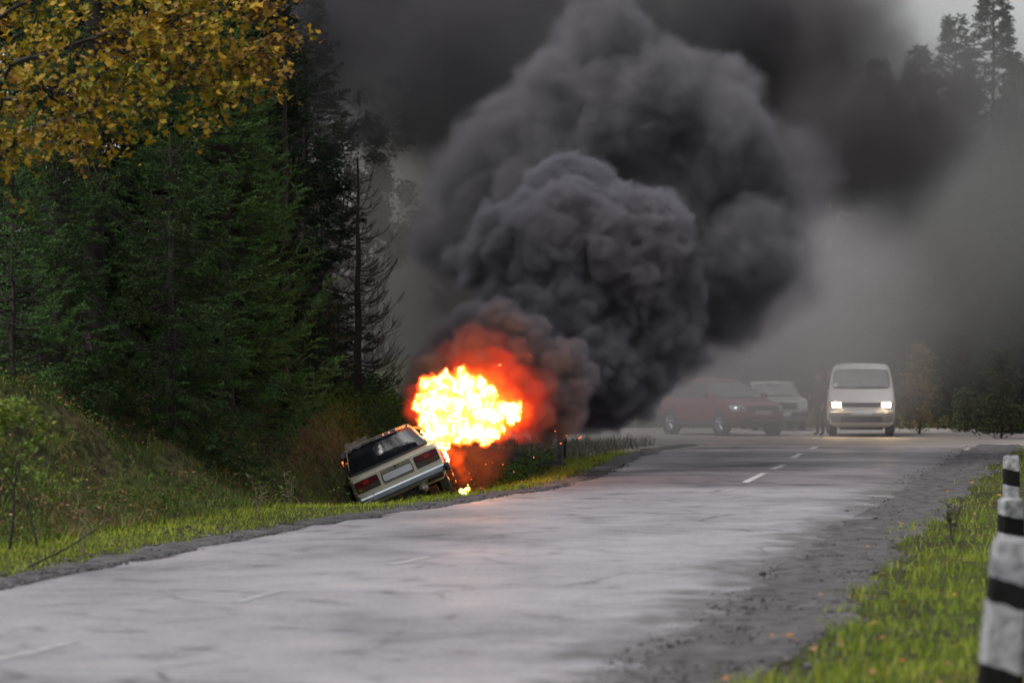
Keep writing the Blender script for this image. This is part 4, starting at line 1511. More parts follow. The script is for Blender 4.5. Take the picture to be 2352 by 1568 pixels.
broad('oak_tree', 'dim broadleaf tree whose ragged edge shows against the smoke', base_at(850, 92, -.5), 9.2, .22, 301, 2.35, M_LEAFD, 11000, .07, 170)
broad('oak_tree', 'brown leaved broadleaf tree behind the tall bare trunk', base_at(690, 84, -.5), 7.0, .18, 302, 1.9, M_LEAFD, 6000, .065, 110)
def cone_bush(name, label, loc, h, r, seed, leaf_mat, n_leaf, size, cat, clumps=130, power=.75):
    """young tree leafy from the ground up: stem, side twigs, leaf clumps thinning to an uneven tip"""
    g = np.random.default_rng(seed)
    root = empty(name, loc)
    tag(root, label, cat)
    A, B, ra, rb, E = [], [], [], [], []
    for i in range(8):
        A.append((0, 0, h * i / 8)); B.append((.02 * math.sin(i), .02 * math.cos(i * 2), h * (i + 1) / 8)); ra.append(.03 * (1 - i / 9)); rb.append(.03 * (1 - (i + 1) / 9))
    for k in range(clumps):
        z = h * g.uniform(.07, 1) ** 1.1
        rr = r * (1 - z / h) ** power * g.uniform(.25, 1.15) + .05
        az = g.random() * 6.283
        e = np.array([math.cos(az) * rr, math.sin(az) * rr, z + .1 * rr])
        A.append((0, 0, z - .25 * rr)); B.append(tuple(e)); ra.append(.008); rb.append(.003)
        E.append(e)
    lv, lq = segs_mesh('stem', A, B, ra, rb, 4)
    link('stem', mesh_np('stem', lv, quads=lq), M_BARK, root)
    E = np.array(E)
    P = E[g.integers(0, clumps, n_leaf)] + g.normal(size=(n_leaf, 3)) * np.array([.09, .09, .055]) * (r / .6)
    leaf_quads('crown', P, size * g.uniform(.6, 1.2, n_leaf), leaf_mat, .5, root)
    return root


M_BEECH = mat_leafy('russet_beech_leaves', [(0, (.10, .055, .025)), (.5, (.16, .09, .03)), (.8, (.14, .12, .03)), (1, (.24, .22, .05))], trans=.25)
cone_bush('young_beech', 'russet young tree beside the white van', base_at(2112, 106), W(2100, 790, 106).z, .72, 303, M_BEECH, 2600, .06, 'tree')
cone_bush('roadside_shrub', 'hazy green shrub near the right edge beyond the road', base_at(2300, 100), 2.2, .8, 304, M_LEAFD, 2600, .055, 'shrub')
cone_bush('roadside_shrub', 'low dull green shrub between the russet tree and the hazy shrub', base_at(2215, 109), 1.2, .7, 307, M_LEAFD, 1500, .055, 'shrub', 80)
broad('leafy_bush', 'yellow green leafy bush at the far left of the bank', base_at(22, 40.2), 1.75, .02, 305, .62, M_LEAFB, 1100, .034, 130, cat='bush', tf=.10)
broad('leafy_bush', 'loose bush with bare stems beside the sapling', base_at(85, 41.), 1.25, .015, 306, .5, M_LEAFB, 300, .034, 70, cat='bush', tf=.12)

# two thick grey trunks standing behind the bushy spruce
for px, d, w_, lab in ((598, 88, .27, 'thick straight trunk behind the bright tips of the bushy spruce'), (628, 92, .24, 'thick trunk right of the thickest trunk behind the bushy spruce')):
    r = empty('pine_tree', base_at(px, d))
    tag(r, lab, 'tree', 'thick trunks behind the bushy spruce')
    trunk_mesh(13, w_, n=12, r1=.08).build('trunk', M_BARK, r, 60)
    c = copy_tree  # crown above the frame
    g = np.random.default_rng(int(px))
    P = g.normal(size=(1500, 3)) * np.array([1., 1., 1.1]) + np.array([0, 0, 12.2])
    leaf_quads('crown', P, .10 + .1 * g.random(1500), M_NEEDLE_D, .6, r)

# ---- maple: boughs sweep in from the upper left, big lobed leaves
mp = empty('maple_tree', base_at(-330, 47.5))
tag(mp, 'autumn maple with yellow and orange leaves at the upper left', 'tree')
mb = Vector(mp.location)
g = np.random.default_rng(401)
A, B, ra, rb = [], [], [], []
tips = []


def bough(pts, r0, twigs, tl):
    pts = [np.array(p) for p in pts]
    n = 10
    path = []
    for i in range(len(pts) - 1):
        for k in range(n):
            path.append(pts[i] + (pts[i + 1] - pts[i]) * k / n + g.normal(size=3) * .012)
    path.append(pts[-1])
    m = len(path) - 1
    for i in range(m):
        A.append(path[i]); B.append(path[i + 1]); ra.append(r0 * (1 - i / m) + .004); rb.append(r0 * (1 - (i + 1) / m) + .004)
    for _ in range(twigs):
        q = g.uniform(.12, 1)
        i = min(int(q * m), m - 1)
        p = path[i]
        tan = path[i + 1] - path[i]
        tan = tan / np.linalg.norm(tan)
        d = tan * .7 + g.normal(size=3) * np.array([.55, .5, .5])
        d /= np.linalg.norm(d)
        l = tl * g.uniform(.5, 1.2)
        e = p + d * l * .5
        f = e + (d + np.array([0, 0, -.12])) * l * .5
        A.append(p); B.append(e); ra.append(.006); rb.append(.004)
        A.append(e); B.append(f); ra.append(.004); rb.append(.002)
        for w in np.linspace(.25, 1, max(3, int(l / .13))):
            tips.append(((p + (f - p) * w), d))


def wp(px, py, d):
    return tuple(np.array(W(px, py, d)) - np.array(mb))


fork = wp(-160, 520, 47.5)
MB().tube([(0, 0, -.2), tuple(np.array(fork) * .5), fork], [.16, .13, .10], 10).build('trunk', M_BARK, mp, 60)
bough([fork, wp(60, 300, 46.9), wp(330, 225, 46.9), wp(470, 190, 47.1)], 0.042, 43, 0.71)
bough([fork, wp(20, 150, 46.1), wp(240, 80, 46.9), wp(430, 40, 47.7)], 0.048, 57, 0.78)
bough([fork, wp(-40, 60, 46.9), wp(120, -30, 47.4), wp(420, -60, 48.3)], 0.048, 50, 0.85)
bough([fork, wp(10, 230, 45.4), wp(150, 190, 45.4), wp(330, 150, 45.9)], 0.036, 54, 0.71)
bough([fork, wp(20, 330, 47.4), wp(150, 310, 48.0), wp(210, 335, 48.3)], 0.024, 28, 0.60)
bough([wp(240, 80, 46.9), wp(430, 95, 47.6), wp(560, 130, 48.3), wp(622, 100, 48.3)], 0.022, 33, 0.60)
bough([wp(330, 225, 46.9), wp(440, 160, 47.4), wp(540, 145, 48.0), wp(610, 185, 48.3)], 0.019, 30, 0.57)
bough([wp(430, 40, 47.7), wp(520, 20, 48.3), wp(600, 20, 48.6)], 0.017, 24, 0.54)
bough([wp(430, 95, 47.6), wp(490, 190, 48.0), wp(500, 290, 48.3)], 0.014, 18, 0.48)
bough([wp(240, 80, 46.9), wp(330, 110, 46.9), wp(460, 60, 47.1)], 0.017, 28, 0.64)
lv, lq = segs_mesh('boughs', A, B, ra, rb, 5)
link('boughs', mesh_np('boughs', lv, quads=lq), M_BARK, mp)

# one lobed leaf, lightly folded
prof = []
for ang, rad in [(-90, .28), (-62, .36), (-38, .66), (-18, .40), (8, .92), (34, .46), (62, .70), (76, .62), (90, 1.05)]:
    prof.append((math.cos(math.radians(ang)) * rad, math.sin(math.radians(ang)) * rad))
leaf2d = [(x, y) for x, y in prof] + [(-x, y) for x, y in reversed(prof[:-1])][:-1]
lv0 = [(0, .05, 0)] + [(x, y, .22 * abs(x) - .12 * y * y) for x, y in leaf2d]
nl_ = len(leaf2d)
lt0 = [(0, 1 + i, 1 + (i + 1) % nl_) for i in range(nl_)]
leaf_me = mesh_np('leaf', np.array(lv0) * .066, tris=lt0)
leaf_me.materials.append(M_MAPLE)
tips_a = [(t, d) for t, d in tips]
mats = []
for t, d in tips_a:
    for _ in range(4 if g.random() < .5 else 3):
        e = Euler((g.normal() * .7 + .5, g.normal() * .7, g.uniform(0, 6.283)))
        p = Vector(t) + Vector(g.normal(size=3)) * .075
        s = g.uniform(.55, 1.25)
        mats.append(Matrix.Translation(p) @ e.to_matrix().to_4x4() @ Matrix.Scale(s, 4))


def inview(m):
    w = m.translation + mb
    px, py = CX + w.x * F_PX / w.y, YH - (w.z - CAM_H) * F_PX / w.y
    return -10 < px < 2362 and -10 < py < 1578


vis = [m for m in mats if inview(m)]
vis.sort(key=lambda m: (m.translation.y + mb.y) / m.to_scale().x)
singles = vis[:300]
sid = set(id(m) for m in singles)
for m in singles:
    o = bpy.data.objects.new('leaf', leaf_me)
    C.objects.link(o)
    o.parent = mp
    o.matrix_local = m
rest = [m for m in mats if id(m) not in sid]
LV = np.array(leaf_me_v := [v.co[:] for v in leaf_me.vertices])
allv = np.concatenate([(np.array(m.to_3x3()) @ LV.T).T + np.array(m.translation) for m in rest])
allt = (np.array(lt0)[None] + (np.arange(len(rest)) * len(LV))[:, None, None]).reshape(-1, 3)
o = link('leaves', mesh_np('leaves', allv, tris=allt), M_MAPLE, mp)
o['kind'] = 'stuff'

# ------------------------------------------------------------------ posts, rail, small plants, fallen leaves
def mat_bands(name, bands):
    """old limewash and tar bands on a post, by height, with a rough brushed edge"""
    m, nt, b = new_mat(name)
    tc = N(nt, 'ShaderNodeTexCoord')
    sx = N(nt, 'ShaderNodeSeparateXYZ')
    nt.links.new(tc.outputs['Object'], sx.inputs[0])
    nz = N(nt, 'ShaderNodeTexNoise', Scale=7.0, Detail=5.0)
    nt.links.new(tc.outputs['Object'], nz.inputs['Vector'])
    a = N(nt, 'ShaderNodeMath', operation='MULTIPLY_ADD')
    a.inputs[1].default_value = .06
    nt.links.new(nz.outputs[0], a.inputs[0])
    nt.links.new(sx.outputs['Z'], a.inputs[2])
    # slanted brush line
    a2 = N(nt, 'ShaderNodeMath', operation='MULTIPLY_ADD')
    a2.inputs[1].default_value = .18
    nt.links.new(sx.outputs['X'], a2.inputs[0])
    nt.links.new(a.outputs[0], a2.inputs[2])
    r = ramp(nt, a2.outputs[0], bands, 'CONSTANT')
    n2 = N(nt, 'ShaderNodeTexNoise', Scale=16.0, Detail=6.0)
    nt.links.new(tc.outputs['Object'], n2.inputs['Vector'])
    r2 = ramp(nt, n2.outputs[0], [(.3, (.42, .41, .40)), (.5, (.9, .9, .9)), (.75, (1.2, 1.2, 1.2))])
    mx = N(nt, 'ShaderNodeMix', data_type='RGBA', blend_type='MULTIPLY')
    mx.inputs['Factor'].default_value = 1
    nt.links.new(r.outputs[0], mx.inputs['A'])
    nt.links.new(r2.outputs[0], mx.inputs['B'])
    nt.links.new(mx.outputs['Result'], b.inputs['Base Color'])
    b.inputs['Roughness'].default_value = .95
    b.inputs['Specular IOR Level'].default_value = .15
    bp = N(nt, 'ShaderNodeBump', Strength=.5, Distance=.02)
    nt.links.new(n2.outputs[0], bp.inputs['Height'])
    nt.links.new(bp.outputs[0], b.inputs['Normal'])
    return m


WH, BK, GY = (.23, .23, .24), (.006, .006, .006), (.17, .17, .18)


def post(label, px, pytop, d, w, bands, tilt=0.0):
    top = W(px, pytop, d)
    gz_ = float(ground_z(top.x, d))
    h = top.z - gz_
    o = MB()
    rings = []
    for z, k in ((-.25, 1.12), (.0, 1.1), (h * .5, 1.04), (h - .05, .98), (h - .015, .9), (h, .66)):
        q = w * k / 2
        c = q * .22
        rings.append([(x + .01 * random.uniform(-1, 1), y + .01 * random.uniform(-1, 1), z) for x, y in
                      ((-q + c, -q), (q - c, -q), (q, -q + c), (q, q - c), (q - c, q), (-q + c, q), (-q, q - c), (-q, -q + c))])
    o.loft(rings)
    m = mat_bands('painted_post_bands', [(max(0, min(.999, (z + .03))), c) for z, c in bands(h)])
    ob = o.build('guard_post', m, None, 35)
    ob.location = (top.x - h * math.tan(math.radians(tilt)), d, gz_)
    ob.rotation_euler = (math.radians(random.uniform(-2, 2)), math.radians(tilt), math.radians(random.uniform(-8, 8)))
    tag(ob, label, 'post', 'banded guard posts on the right verge')
    return ob


post('nearest and largest blurred black and white post at the right edge', 2332, 1232, 20.6, .235,
     lambda h: [(0, BK), (h - .70, WH), (h - .36, BK), (h - .23, GY), (h - .08, WH)], 6.0)
post('middle black and white post, between the nearest and the farthest', 2322, 1143, 32.5, .20,
     lambda h: [(0, BK), (h - .62, WH), (h - .31, BK), (h - .155, WH)], 1)
post('farthest and smallest black and white post, with the mottled cap', 2326, 1045, 44.5, .17,
     lambda h: [(0, WH), (h - .36, BK), (h - .175, WH)], 1.5)

# burnt wooden rail beyond the ditch and its posts
M_WOOD = mat_simple('charred_wood', (.028, .024, .023), .9, noise=.5, nscale=5, bump=.6)
M_WOODG = mat_simple('weathered_grey_wood', (.085, .08, .075), .9, noise=.4, nscale=5, bump=.5)
rail = empty('wooden_rail', W(1090, 1035, 77))
tag(rail, 'dark fallen rail lying slanted beyond the ditch', 'rail')
p0, p1, p2 = [W(*q) - Vector(rail.location) for q in ((1075, 1028, 75.5), (1190, 1052, 78), (1300, 1074, 80))]
rings = []
for p in (p0, (p0 + p1) / 2 + Vector((0, 0, .015)), p1, (p1 + p2) / 2, p2):
    rings.append([p + Vector((0, y, z)) for y, z in ((-.09, -.085), (.09, -.10), (.10, .08), (-.08, .10))])
MB().loft(rings).build('beam', M_WOOD, rail, 30)
for t in (.25, .62):
    p = p0 + (p2 - p0) * t + Vector((0, .2, 0))
    MB().tube([p + Vector((0, 0, -.8)), p + Vector((.01, 0, .04))], [.06, .055], 8).build('support', M_WOOD, rail, 40)
for px, pyt, pyb, d, w, lab in ((1287, 985, 1078, 80.5, .085, 'thicker grey wooden stake standing by the fallen rail'), (1298, 1005, 1065, 84, .05, 'thinner dark stake just right of the grey stake')):
    t_, b_ = W(px, pyt, d), W(px - 2, pyb, d)
    m = MB().tube([(0, 0, -.3), (0, .01, .35), (.02, 0, t_.z - b_.z)], [w, w * .95, w * .85], 9)
    o = m.build('wooden_stake', M_WOODG if w > .06 else M_WOOD, None, 40)
    o.location = b_
    tag(o, lab, 'stake', 'stakes by the fallen rail')


# dry dark weed stalk on the right verge
def stalk_plant(name, label, loc, h, n, seed, mat, spread=.18):
    g = np.random.default_rng(seed)
    root = empty(name, loc)
    tag(root, label, 'plant')
    for i in range(n):
        m = MB()
        tip = Vector((g.normal() * spread, g.normal() * spread, h * g.uniform(.6, 1.05)))
        mid = tip * .5 + Vector((g.normal() * .02, g.normal() * .02, .02))
        m.tube([(0, 0, -.05), mid, tip], [.009, .006, .003], 5)
        for k in range(9):
            t = g.uniform(.3, 1)
            p = mid * (2 * t) if t < .5 else mid + (tip - mid) * (2 * t - 1)
            q = p + Vector((g.normal() * .05, g.normal() * .05, .04))
            m.tube([p, q], [.003, .006], 4)
        m.build('stem', mat, root)
    return root


M_DRY = mat_simple('dark_dry_stalk', (.04, .035, .02), .9, noise=.5, nscale=12)
M_PALE = mat_simple('pale_dead_stalk', (.11, .095, .06), .9, noise=.3, nscale=12)
gx_, gy_ = G(2185, 1262)
stalk_plant('dry_weed', 'dark dry weed standing alone on the right verge', (gx_, gy_, float(ground_z(gx_, gy_))), .52, 6, 5, M_DRY, .09)
for px, d, h, lab in ((1185, 79, .75, 'thin dark seed stalk left of the fallen rail'), (1222, 80, .7, 'thin dark seed stalk above the fallen rail')):
    b = base_at(px, d)
    stalk_plant('seed_stalk', lab, (b[0], b[1], W(px, 1045, d).z), h, 2, int(px), M_DRY, .03)
for px, d, h, lab in ((590, 50, .55, 'pale dead stalk on the bank below the bushy spruce'), (668, 54, .5, 'pale dead stalk nearest the burning saloon'), (190, 40, .5, 'pale dead stalk below the big dark spruce')):
    b = base_at(px, d)
    stalk_plant('dead_stalk', lab, b, h, 3, int(px), M_PALE, .08)
# fallen bare branch on the bank
x0, y0, z0 = base_at(65, 37.6)
st = MB().tube([(0, 0, .05), (.35, .3, .22), (.75, .7, .50)], [.012, .010, .006], 6).build('fallen_branch', M_BARK)
st.location = (x0, y0, z0)
tag(st, 'bare fallen branch leaning on the bank at far left', 'branch')

# fallen leaves on the right verge, one by one
M_FALL = mat_leafy('fallen_maple_leaves', [(0, (.20, .16, .09)), (.3, (.22, .12, .05)), (.55, (.28, .12, .025)), (.75, (.14, .065, .03)), (1, (.09, .045, .025))], trans=.15, spec=.2)
fl = leaf_me.copy()
fl.materials.clear()
fl.materials.append(M_FALL)
x, y = scatter(900, .5, 9, 20, 62, lambda x, y: (x - xr(y) > .5) & (x - xr(y) < 5) & (x < .13 * y + .3))
for i in range(min(90, len(x))):
    o = bpy.data.objects.new('fallen_leaf', fl)
    C.objects.link(o)
    s = random.uniform(.4, .75)
    o.location = (x[i], y[i], float(ground_z(x[i], y[i])) + .07)
    o.rotation_euler = (random.uniform(-.5, .9), random.uniform(-.5, .5), random.uniform(0, 6.28))
    o.scale = (s, s, s)
    tag(o, 'orange brown fallen maple leaf lying in the grass right of the road', 'leaf', 'fallen leaves on the right verge')

# ------------------------------------------------------------------ smoke and fire
def spheres_mesh(S, name):
    v, t = ICO2
    S = np.asarray(S)
    V = v[None] * S[:, None, 3:4] + S[:, None, :3]
    T = t[None] + (np.arange(len(S)) * len(v))[:, None, None]
    return mesh_np(name, V.reshape(-1, 3), tris=T.reshape(-1, 3))


def sprout(S, n, f0, f1, push, seed, up=.2):
    """small puffs bulging out of each puff"""
    g = np.random.default_rng(seed)
    out = []
    for x, y, z, r in S:
        k = int(n * (.7 + .6 * g.random()))
        d = g.normal(size=(k, 3))
        d[:, 2] += up
        d /= np.linalg.norm(d, axis=1)[:, None]
        rr = r * g.uniform(f0, f1, k)
        p = np.array([x, y, z]) + d * (r * push)
        out.append(np.column_stack([p, rr]))
    return np.concatenate(out)


def puffs(px_list, d, seed, depth=.5):
    """px_list of (px, py, r_px[, dd]) -> spheres in metres"""
    g = np.random.default_rng(seed)
    out = []
    for it in px_list:
        px, py, r = it[:3]
        dd = d + (it[3] if len(it) > 3 else 0) + g.uniform(-depth, depth)
        w = W(px, py, dd)
        out.append((w.x, w.y, w.z, r * dd / F_PX))
    return np.array(out)


def cloud(name, S, voxel, mat, levels, disp=0.08, dscale=.25, seed=1, smooth=2, parent=None):
    allS = [S]
    cur = S
    for i, (n, f0, f1, push) in enumerate(levels):
        cur = sprout(cur, n, f0, f1, push, seed + i)
        allS.append(cur)
    me = spheres_mesh(np.concatenate(allS), name)
    o = link('tmp', me)
    m = o.modifiers.new('r', 'REMESH')
    m.mode = 'VOXEL'
    m.voxel_size = voxel
    if smooth:
        s = o.modifiers.new('s', 'SMOOTH')
        s.iterations = smooth
        s.factor = .5
    if disp:
        for k, (sc_, st) in enumerate([(dscale, disp), (dscale * .4, disp * .45)]):
            tx = bpy.data.textures.new('puffs', 'CLOUDS')
            tx.noise_scale = sc_
            tx.noise_depth = 3
            dm = o.modifiers.new('d', 'DISPLACE')
            dm.texture = tx
            dm.strength = st * 2
            dm.mid_level = .5
    me2 = evaluated(o, name)
    me2.name = name
    me2.materials.clear()
    bpy.data.objects.remove(o)
    return link(name, me2, mat, parent)




def mat_grid(name, density, col, aniso=0.0):
    m = mat_volume(name, density, col, aniso)
    v = [n for n in m.node_tree.nodes if n.type == 'PRINCIPLED_VOLUME'][0]
    v.inputs['Density Attribute'].default_value = 'density'
    return m


M_DOMAIN = mat_volume('smoke_outline', 0.0)


def gnode(nt, typ, **kw):
    n = nt.nodes.new(typ)
    for k, v in kw.items():
        setattr(n, k, v)
    return n


def smoke_grid(name, S, voxel, mat, label, warp=(.25, .9), bump=(.35, 1.4), fine=(.12, 4.0), edge=.2, blend=.25, wisp=0.0, out_mesh=None, group='smoke of the burning car', parent=None, cat='smoke', seed=0.0, mdomain=None, pad=None, grow=0.0, rough=None):
    """smoke as a density grid: union of puffs, warped and roughened by noise; the puffs' own outline mesh travels along"""
    S = np.asarray(S)
    o = link(name, out_mesh if out_mesh else spheres_mesh(S, name))
    o.data.materials.clear()
    o.data.materials.append(mdomain or M_DOMAIN)
    if cat:
        tag(o, label, cat, group, 'stuff')
    if parent:
        o.parent = parent
    ng = bpy.data.node_groups.new('smoke_density', 'GeometryNodeTree')
    ng.interface.new_socket('Geometry', in_out='INPUT', socket_type='NodeSocketGeometry')
    ng.interface.new_socket('Geometry', in_out='OUTPUT', socket_type='NodeSocketGeometry')
    gi, go = gnode(ng, 'NodeGroupInput'), gnode(ng, 'NodeGroupOutput')
    L = ng.links.new
    pos = gnode(ng, 'GeometryNodeInputPosition')
    off = gnode(ng, 'ShaderNodeVectorMath', operation='ADD')
    off.inputs[1].default_value = (seed, seed * 1.7, -seed)
    L(pos.outputs[0], off.inputs[0])
    nz = gnode(ng, 'ShaderNodeTexNoise')
    nz.inputs['Scale'].default_value = warp[1]
    nz.inputs['Detail'].default_value = 5
    nz.inputs['Roughness'].default_value = .55
    L(off.outputs[0], nz.inputs['Vector'])
    c = gnode(ng, 'ShaderNodeVectorMath', operation='SUBTRACT')
    c.inputs[1].default_value = (.5, .5, .5)
    L(nz.outputs['Color'], c.inputs[0])
    w = gnode(ng, 'ShaderNodeVectorMath', operation='MULTIPLY_ADD')
    w.inputs[1].default_value = (warp[0] * 2,) * 3
    L(c.outputs[0], w.inputs[0])
    L(pos.outputs[0], w.inputs[2])
    P = w.outputs[0]
    acc = None
    for (x, y, z, r) in S:
        d = gnode(ng, 'ShaderNodeVectorMath', operation='DISTANCE')
        d.inputs[1].default_value = (x, y, z)
        L(P, d.inputs[0])
        q = gnode(ng, 'ShaderNodeMath', operation='SUBTRACT')
        q.inputs[1].default_value = r
        L(d.outputs['Value'], q.inputs[0])
        if acc is None:
            acc = q.outputs[0]
        else:
            m = gnode(ng, 'ShaderNodeMath', operation='SMOOTH_MIN')
            m.inputs[2].default_value = blend
            L(acc, m.inputs[0])
            L(q.outputs[0], m.inputs[1])
            acc = m.outputs[0]
    P2 = gnode(ng, 'ShaderNodeVectorMath', operation='ADD')
    P2.inputs[1].default_value = (seed, -seed, seed * .5)
    L(P, P2.inputs[0])
    for amp, scl, det in ((bump[0], bump[1], 2.0), (fine[0], fine[1], 2.0)):
        if not amp:
            continue
        v = gnode(ng, 'ShaderNodeTexVoronoi', feature='F1', normalize=True)
        v.inputs['Scale'].default_value = scl
        v.inputs['Detail'].default_value = det
        v.inputs['Roughness'].default_value = .5
        v.inputs['Lacunarity'].default_value = 2.3
        L(P2.outputs[0], v.inputs['Vector'])
        ma = gnode(ng, 'ShaderNodeMath', operation='MULTIPLY_ADD')
        ma.inputs[1].default_value = amp
        L(v.outputs['Distance'], ma.inputs[0])
        L(acc, ma.inputs[2])
        sb = gnode(ng, 'ShaderNodeMath', operation='SUBTRACT')
        sb.inputs[1].default_value = amp * .5
        L(ma.outputs[0], sb.inputs[0])
        acc = sb.outputs[0]
    if rough:
        n3 = gnode(ng, 'ShaderNodeTexNoise')
        n3.inputs['Scale'].default_value = rough[1]
        n3.inputs['Detail'].default_value = 7
        n3.inputs['Roughness'].default_value = .66
        n3.inputs['Distortion'].default_value = .4
        L(P2.outputs[0], n3.inputs['Vector'])
        m3 = gnode(ng, 'ShaderNodeMath', operation='MULTIPLY_ADD')
        m3.inputs[1].default_value = rough[0]
        L(n3.outputs[0], m3.inputs[0])
        L(acc, m3.inputs[2])
        s3 = gnode(ng, 'ShaderNodeMath', operation='SUBTRACT')
        s3.inputs[1].default_value = rough[0] * .5
        L(m3.outputs[0], s3.inputs[0])
        acc = s3.outputs[0]
    mr = gnode(ng, 'ShaderNodeMapRange', interpolation_type='SMOOTHSTEP')
    mr.inputs['From Min'].default_value = grow
    mr.inputs['From Max'].default_value = grow - edge
    L(acc, mr.inputs['Value'])
    den = mr.outputs[0]
    if wisp:
        n2 = gnode(ng, 'ShaderNodeTexNoise')
        n2.inputs['Scale'].default_value = warp[1] * 1.6
        n2.inputs['Detail'].default_value = 6
        n2.inputs['Roughness'].default_value = .6
        L(P2.outputs[0], n2.inputs['Vector'])
        m2 = gnode(ng, 'ShaderNodeMapRange', interpolation_type='SMOOTHSTEP')
        m2.inputs['From Min'].default_value = .5 - .16
        m2.inputs['From Max'].default_value = .5 + .16
        m2.inputs['To Min'].default_value = 1 - wisp
        m2.inputs['To Max'].default_value = 1 + wisp * .6
        L(n2.outputs[0], m2.inputs['Value'])
        mm = gnode(ng, 'ShaderNodeMath', operation='MULTIPLY')
        L(den, mm.inputs[0])
        L(m2.outputs[0], mm.inputs[1])
        den = mm.outputs[0]
    vc = gnode(ng, 'GeometryNodeVolumeCube')
    pd = pad if pad is not None else warp[0] + bump[0] * .5 + grow + .1
    lo = (S[:, :3] - S[:, 3:4]).min(0) - pd
    hi = (S[:, :3] + S[:, 3:4]).max(0) + pd
    vc.inputs['Min'].default_value = tuple(lo)
    vc.inputs['Max'].default_value = tuple(hi)
    for i, ax in enumerate('XYZ'):
        vc.inputs['Resolution ' + ax].default_value = max(8, int((hi[i] - lo[i]) / voxel))
    L(den, vc.inputs['Density'])
    sm = gnode(ng, 'GeometryNodeSetMaterial')
    sm.inputs['Material'].default_value = mat
    L(vc.outputs[0], sm.inputs['Geometry'])
    jn = gnode(ng, 'GeometryNodeJoinGeometry')
    L(gi.outputs[0], jn.inputs[0])
    L(sm.outputs[0], jn.inputs[0])
    L(jn.outputs[0], go.inputs[0])
    md = o.modifiers.new('density', 'NODES')
    md.node_group = ng
    return o


front = puffs([(1000, 850, 42), (1040, 800, 52), (1090, 770, 56), (1145, 745, 40), (1200, 790, 52), (1240, 850, 52), (1285, 830, 40), (1290, 900, 46),
               (1225, 915, 48), (1255, 965, 34), (1180, 870, 72), (1110, 850, 72), (970, 890, 26), (1150, 810, 56), (1300, 950, 30), (1320, 870, 35)], 67.2, 11, .35)
smoke_grid('smoke_puff', front, .045, mat_grid('sooty_smoke_by_the_fire', 6.0, (.27, .245, .265)), 'reddish dark smoke billowing right above the flames',
           warp=(.16, 2.0), bump=(.52, 2.3), fine=(.22, 6.0), edge=.10, blend=.06, grow=.04, wisp=.25, seed=3., rough=(.28, 4.0))
main = puffs([(1400, 860, 72), (1395, 925, 46), (1340, 800, 95), (1280, 700, 105), (1235, 620, 100), (1165, 560, 78), (1115, 600, 52), (1290, 545, 110),
              (1290, 455, 66), (1345, 470, 72), (1380, 560, 88), (1420, 690, 95), (1495, 540, 76), (1515, 650, 78), (1515, 760, 70), (1490, 850, 52),
              (1470, 905, 30), (1430, 800, 86), (1190, 690, 66), (1470, 620, 78), (1360, 890, 66), (1250, 770, 66), (1330, 950, 30)], 69.3, 12, .5)
smoke_grid('smoke_column', main, .046, mat_grid('thick_black_smoke', 7.0, (.255, .25, .285)), 'thick black smoke column rising behind the flames',
           warp=(.30, 1.2), bump=(.85, 1.2), fine=(.22, 3.4), edge=.20, blend=.06, grow=.06, wisp=.3, seed=7., rough=(.80, 2.0))
back = puffs([(1050, 540, 55), (1110, 440, 80), (1190, 350, 98), (1280, 265, 100), (1395, 75, 50), (1385, 130, 62), (1360, 200, 88), (1470, 215, 90), (1560, 265, 95), (1645, 225, 55),
              (1650, 320, 88), (1670, 430, 110), (1710, 560, 90), (1690, 640, 76), (1640, 710, 56), (1560, 430, 115), (1440, 380, 125), (1290, 400, 115), (1180, 480, 85),
              (1600, 600, 115), (1400, 300, 115), (1565, 790, 40), (1500, 330, 100), (1240, 500, 90), (1330, 300, 100)], 72.5, 13, .8)
smoke_grid('smoke_plume', back, .07, mat_grid('thinner_dark_smoke', 2.6, (.235, .23, .255)), 'tall dark smoke plume towering over the road',
           warp=(.34, .9), bump=(.95, 1.0), fine=(.42, 2.9), edge=.34, blend=.15, grow=.22, wisp=.4, seed=12., rough=(1.25, 1.4))


def blobs(lst, d0, d1, seed):
    g = np.random.default_rng(seed)
    out = []
    for px, py, r in lst:
        d = g.uniform(d0, d1)
        w_ = W(px, py, d)
        out.append((w_.x, w_.y, w_.z, r * d / F_PX))
    return np.array(out)


# the smoke blown off the plume: a dark canopy left and right, continuous with it
canopy = blobs([(600, -40, 150), (760, 40, 170), (900, 60, 190), (1040, 130, 180), (1160, 60, 200), (900, 190, 130), (1060, 260, 120), (1300, -20, 190), (1460, 0, 170),
                (1600, 60, 170), (1700, 120, 150), (760, -60, 200), (1130, 330, 90), (680, 150, 110)], 75, 81, 51)
smoke_grid('drifting_smoke', canopy, .16, mat_grid('dark_smoke_canopy', .9, (.13, .125, .135)), 'dark smoke canopy spread over the treetops left of the plume',
           warp=(.9, .35), bump=(.9, .5), fine=(.3, 1.6), edge=1.3, blend=.8, wisp=.55, group='drifting smoke around the plume', grow=.8, seed=21., rough=(1.4, .8))
tail = blobs([(1740, 330, 110), (1760, 210, 120), (1850, 260, 130), (1930, 310, 120), (1900, 150, 120), (2010, 300, 120), (2080, 240, 110), (2150, 270, 90), (2230, 230, 70),
              (1990, 400, 90), (2080, 400, 70), (1830, 90, 140), (1960, 60, 110), (1850, 390, 80), (2060, 470, 45)], 76, 80, 52)
smoke_grid('drifting_smoke', tail, .14, mat_grid('dark_smoke_tail', 1.2, (.14, .132, .138)), 'dark smoke tail blown to the right of the plume',
           warp=(.8, .4), bump=(.8, .55), fine=(.3, 1.8), edge=1.5, blend=.7, wisp=.6, group='drifting smoke around the plume', grow=.55, seed=27., rough=(1.5, .7))
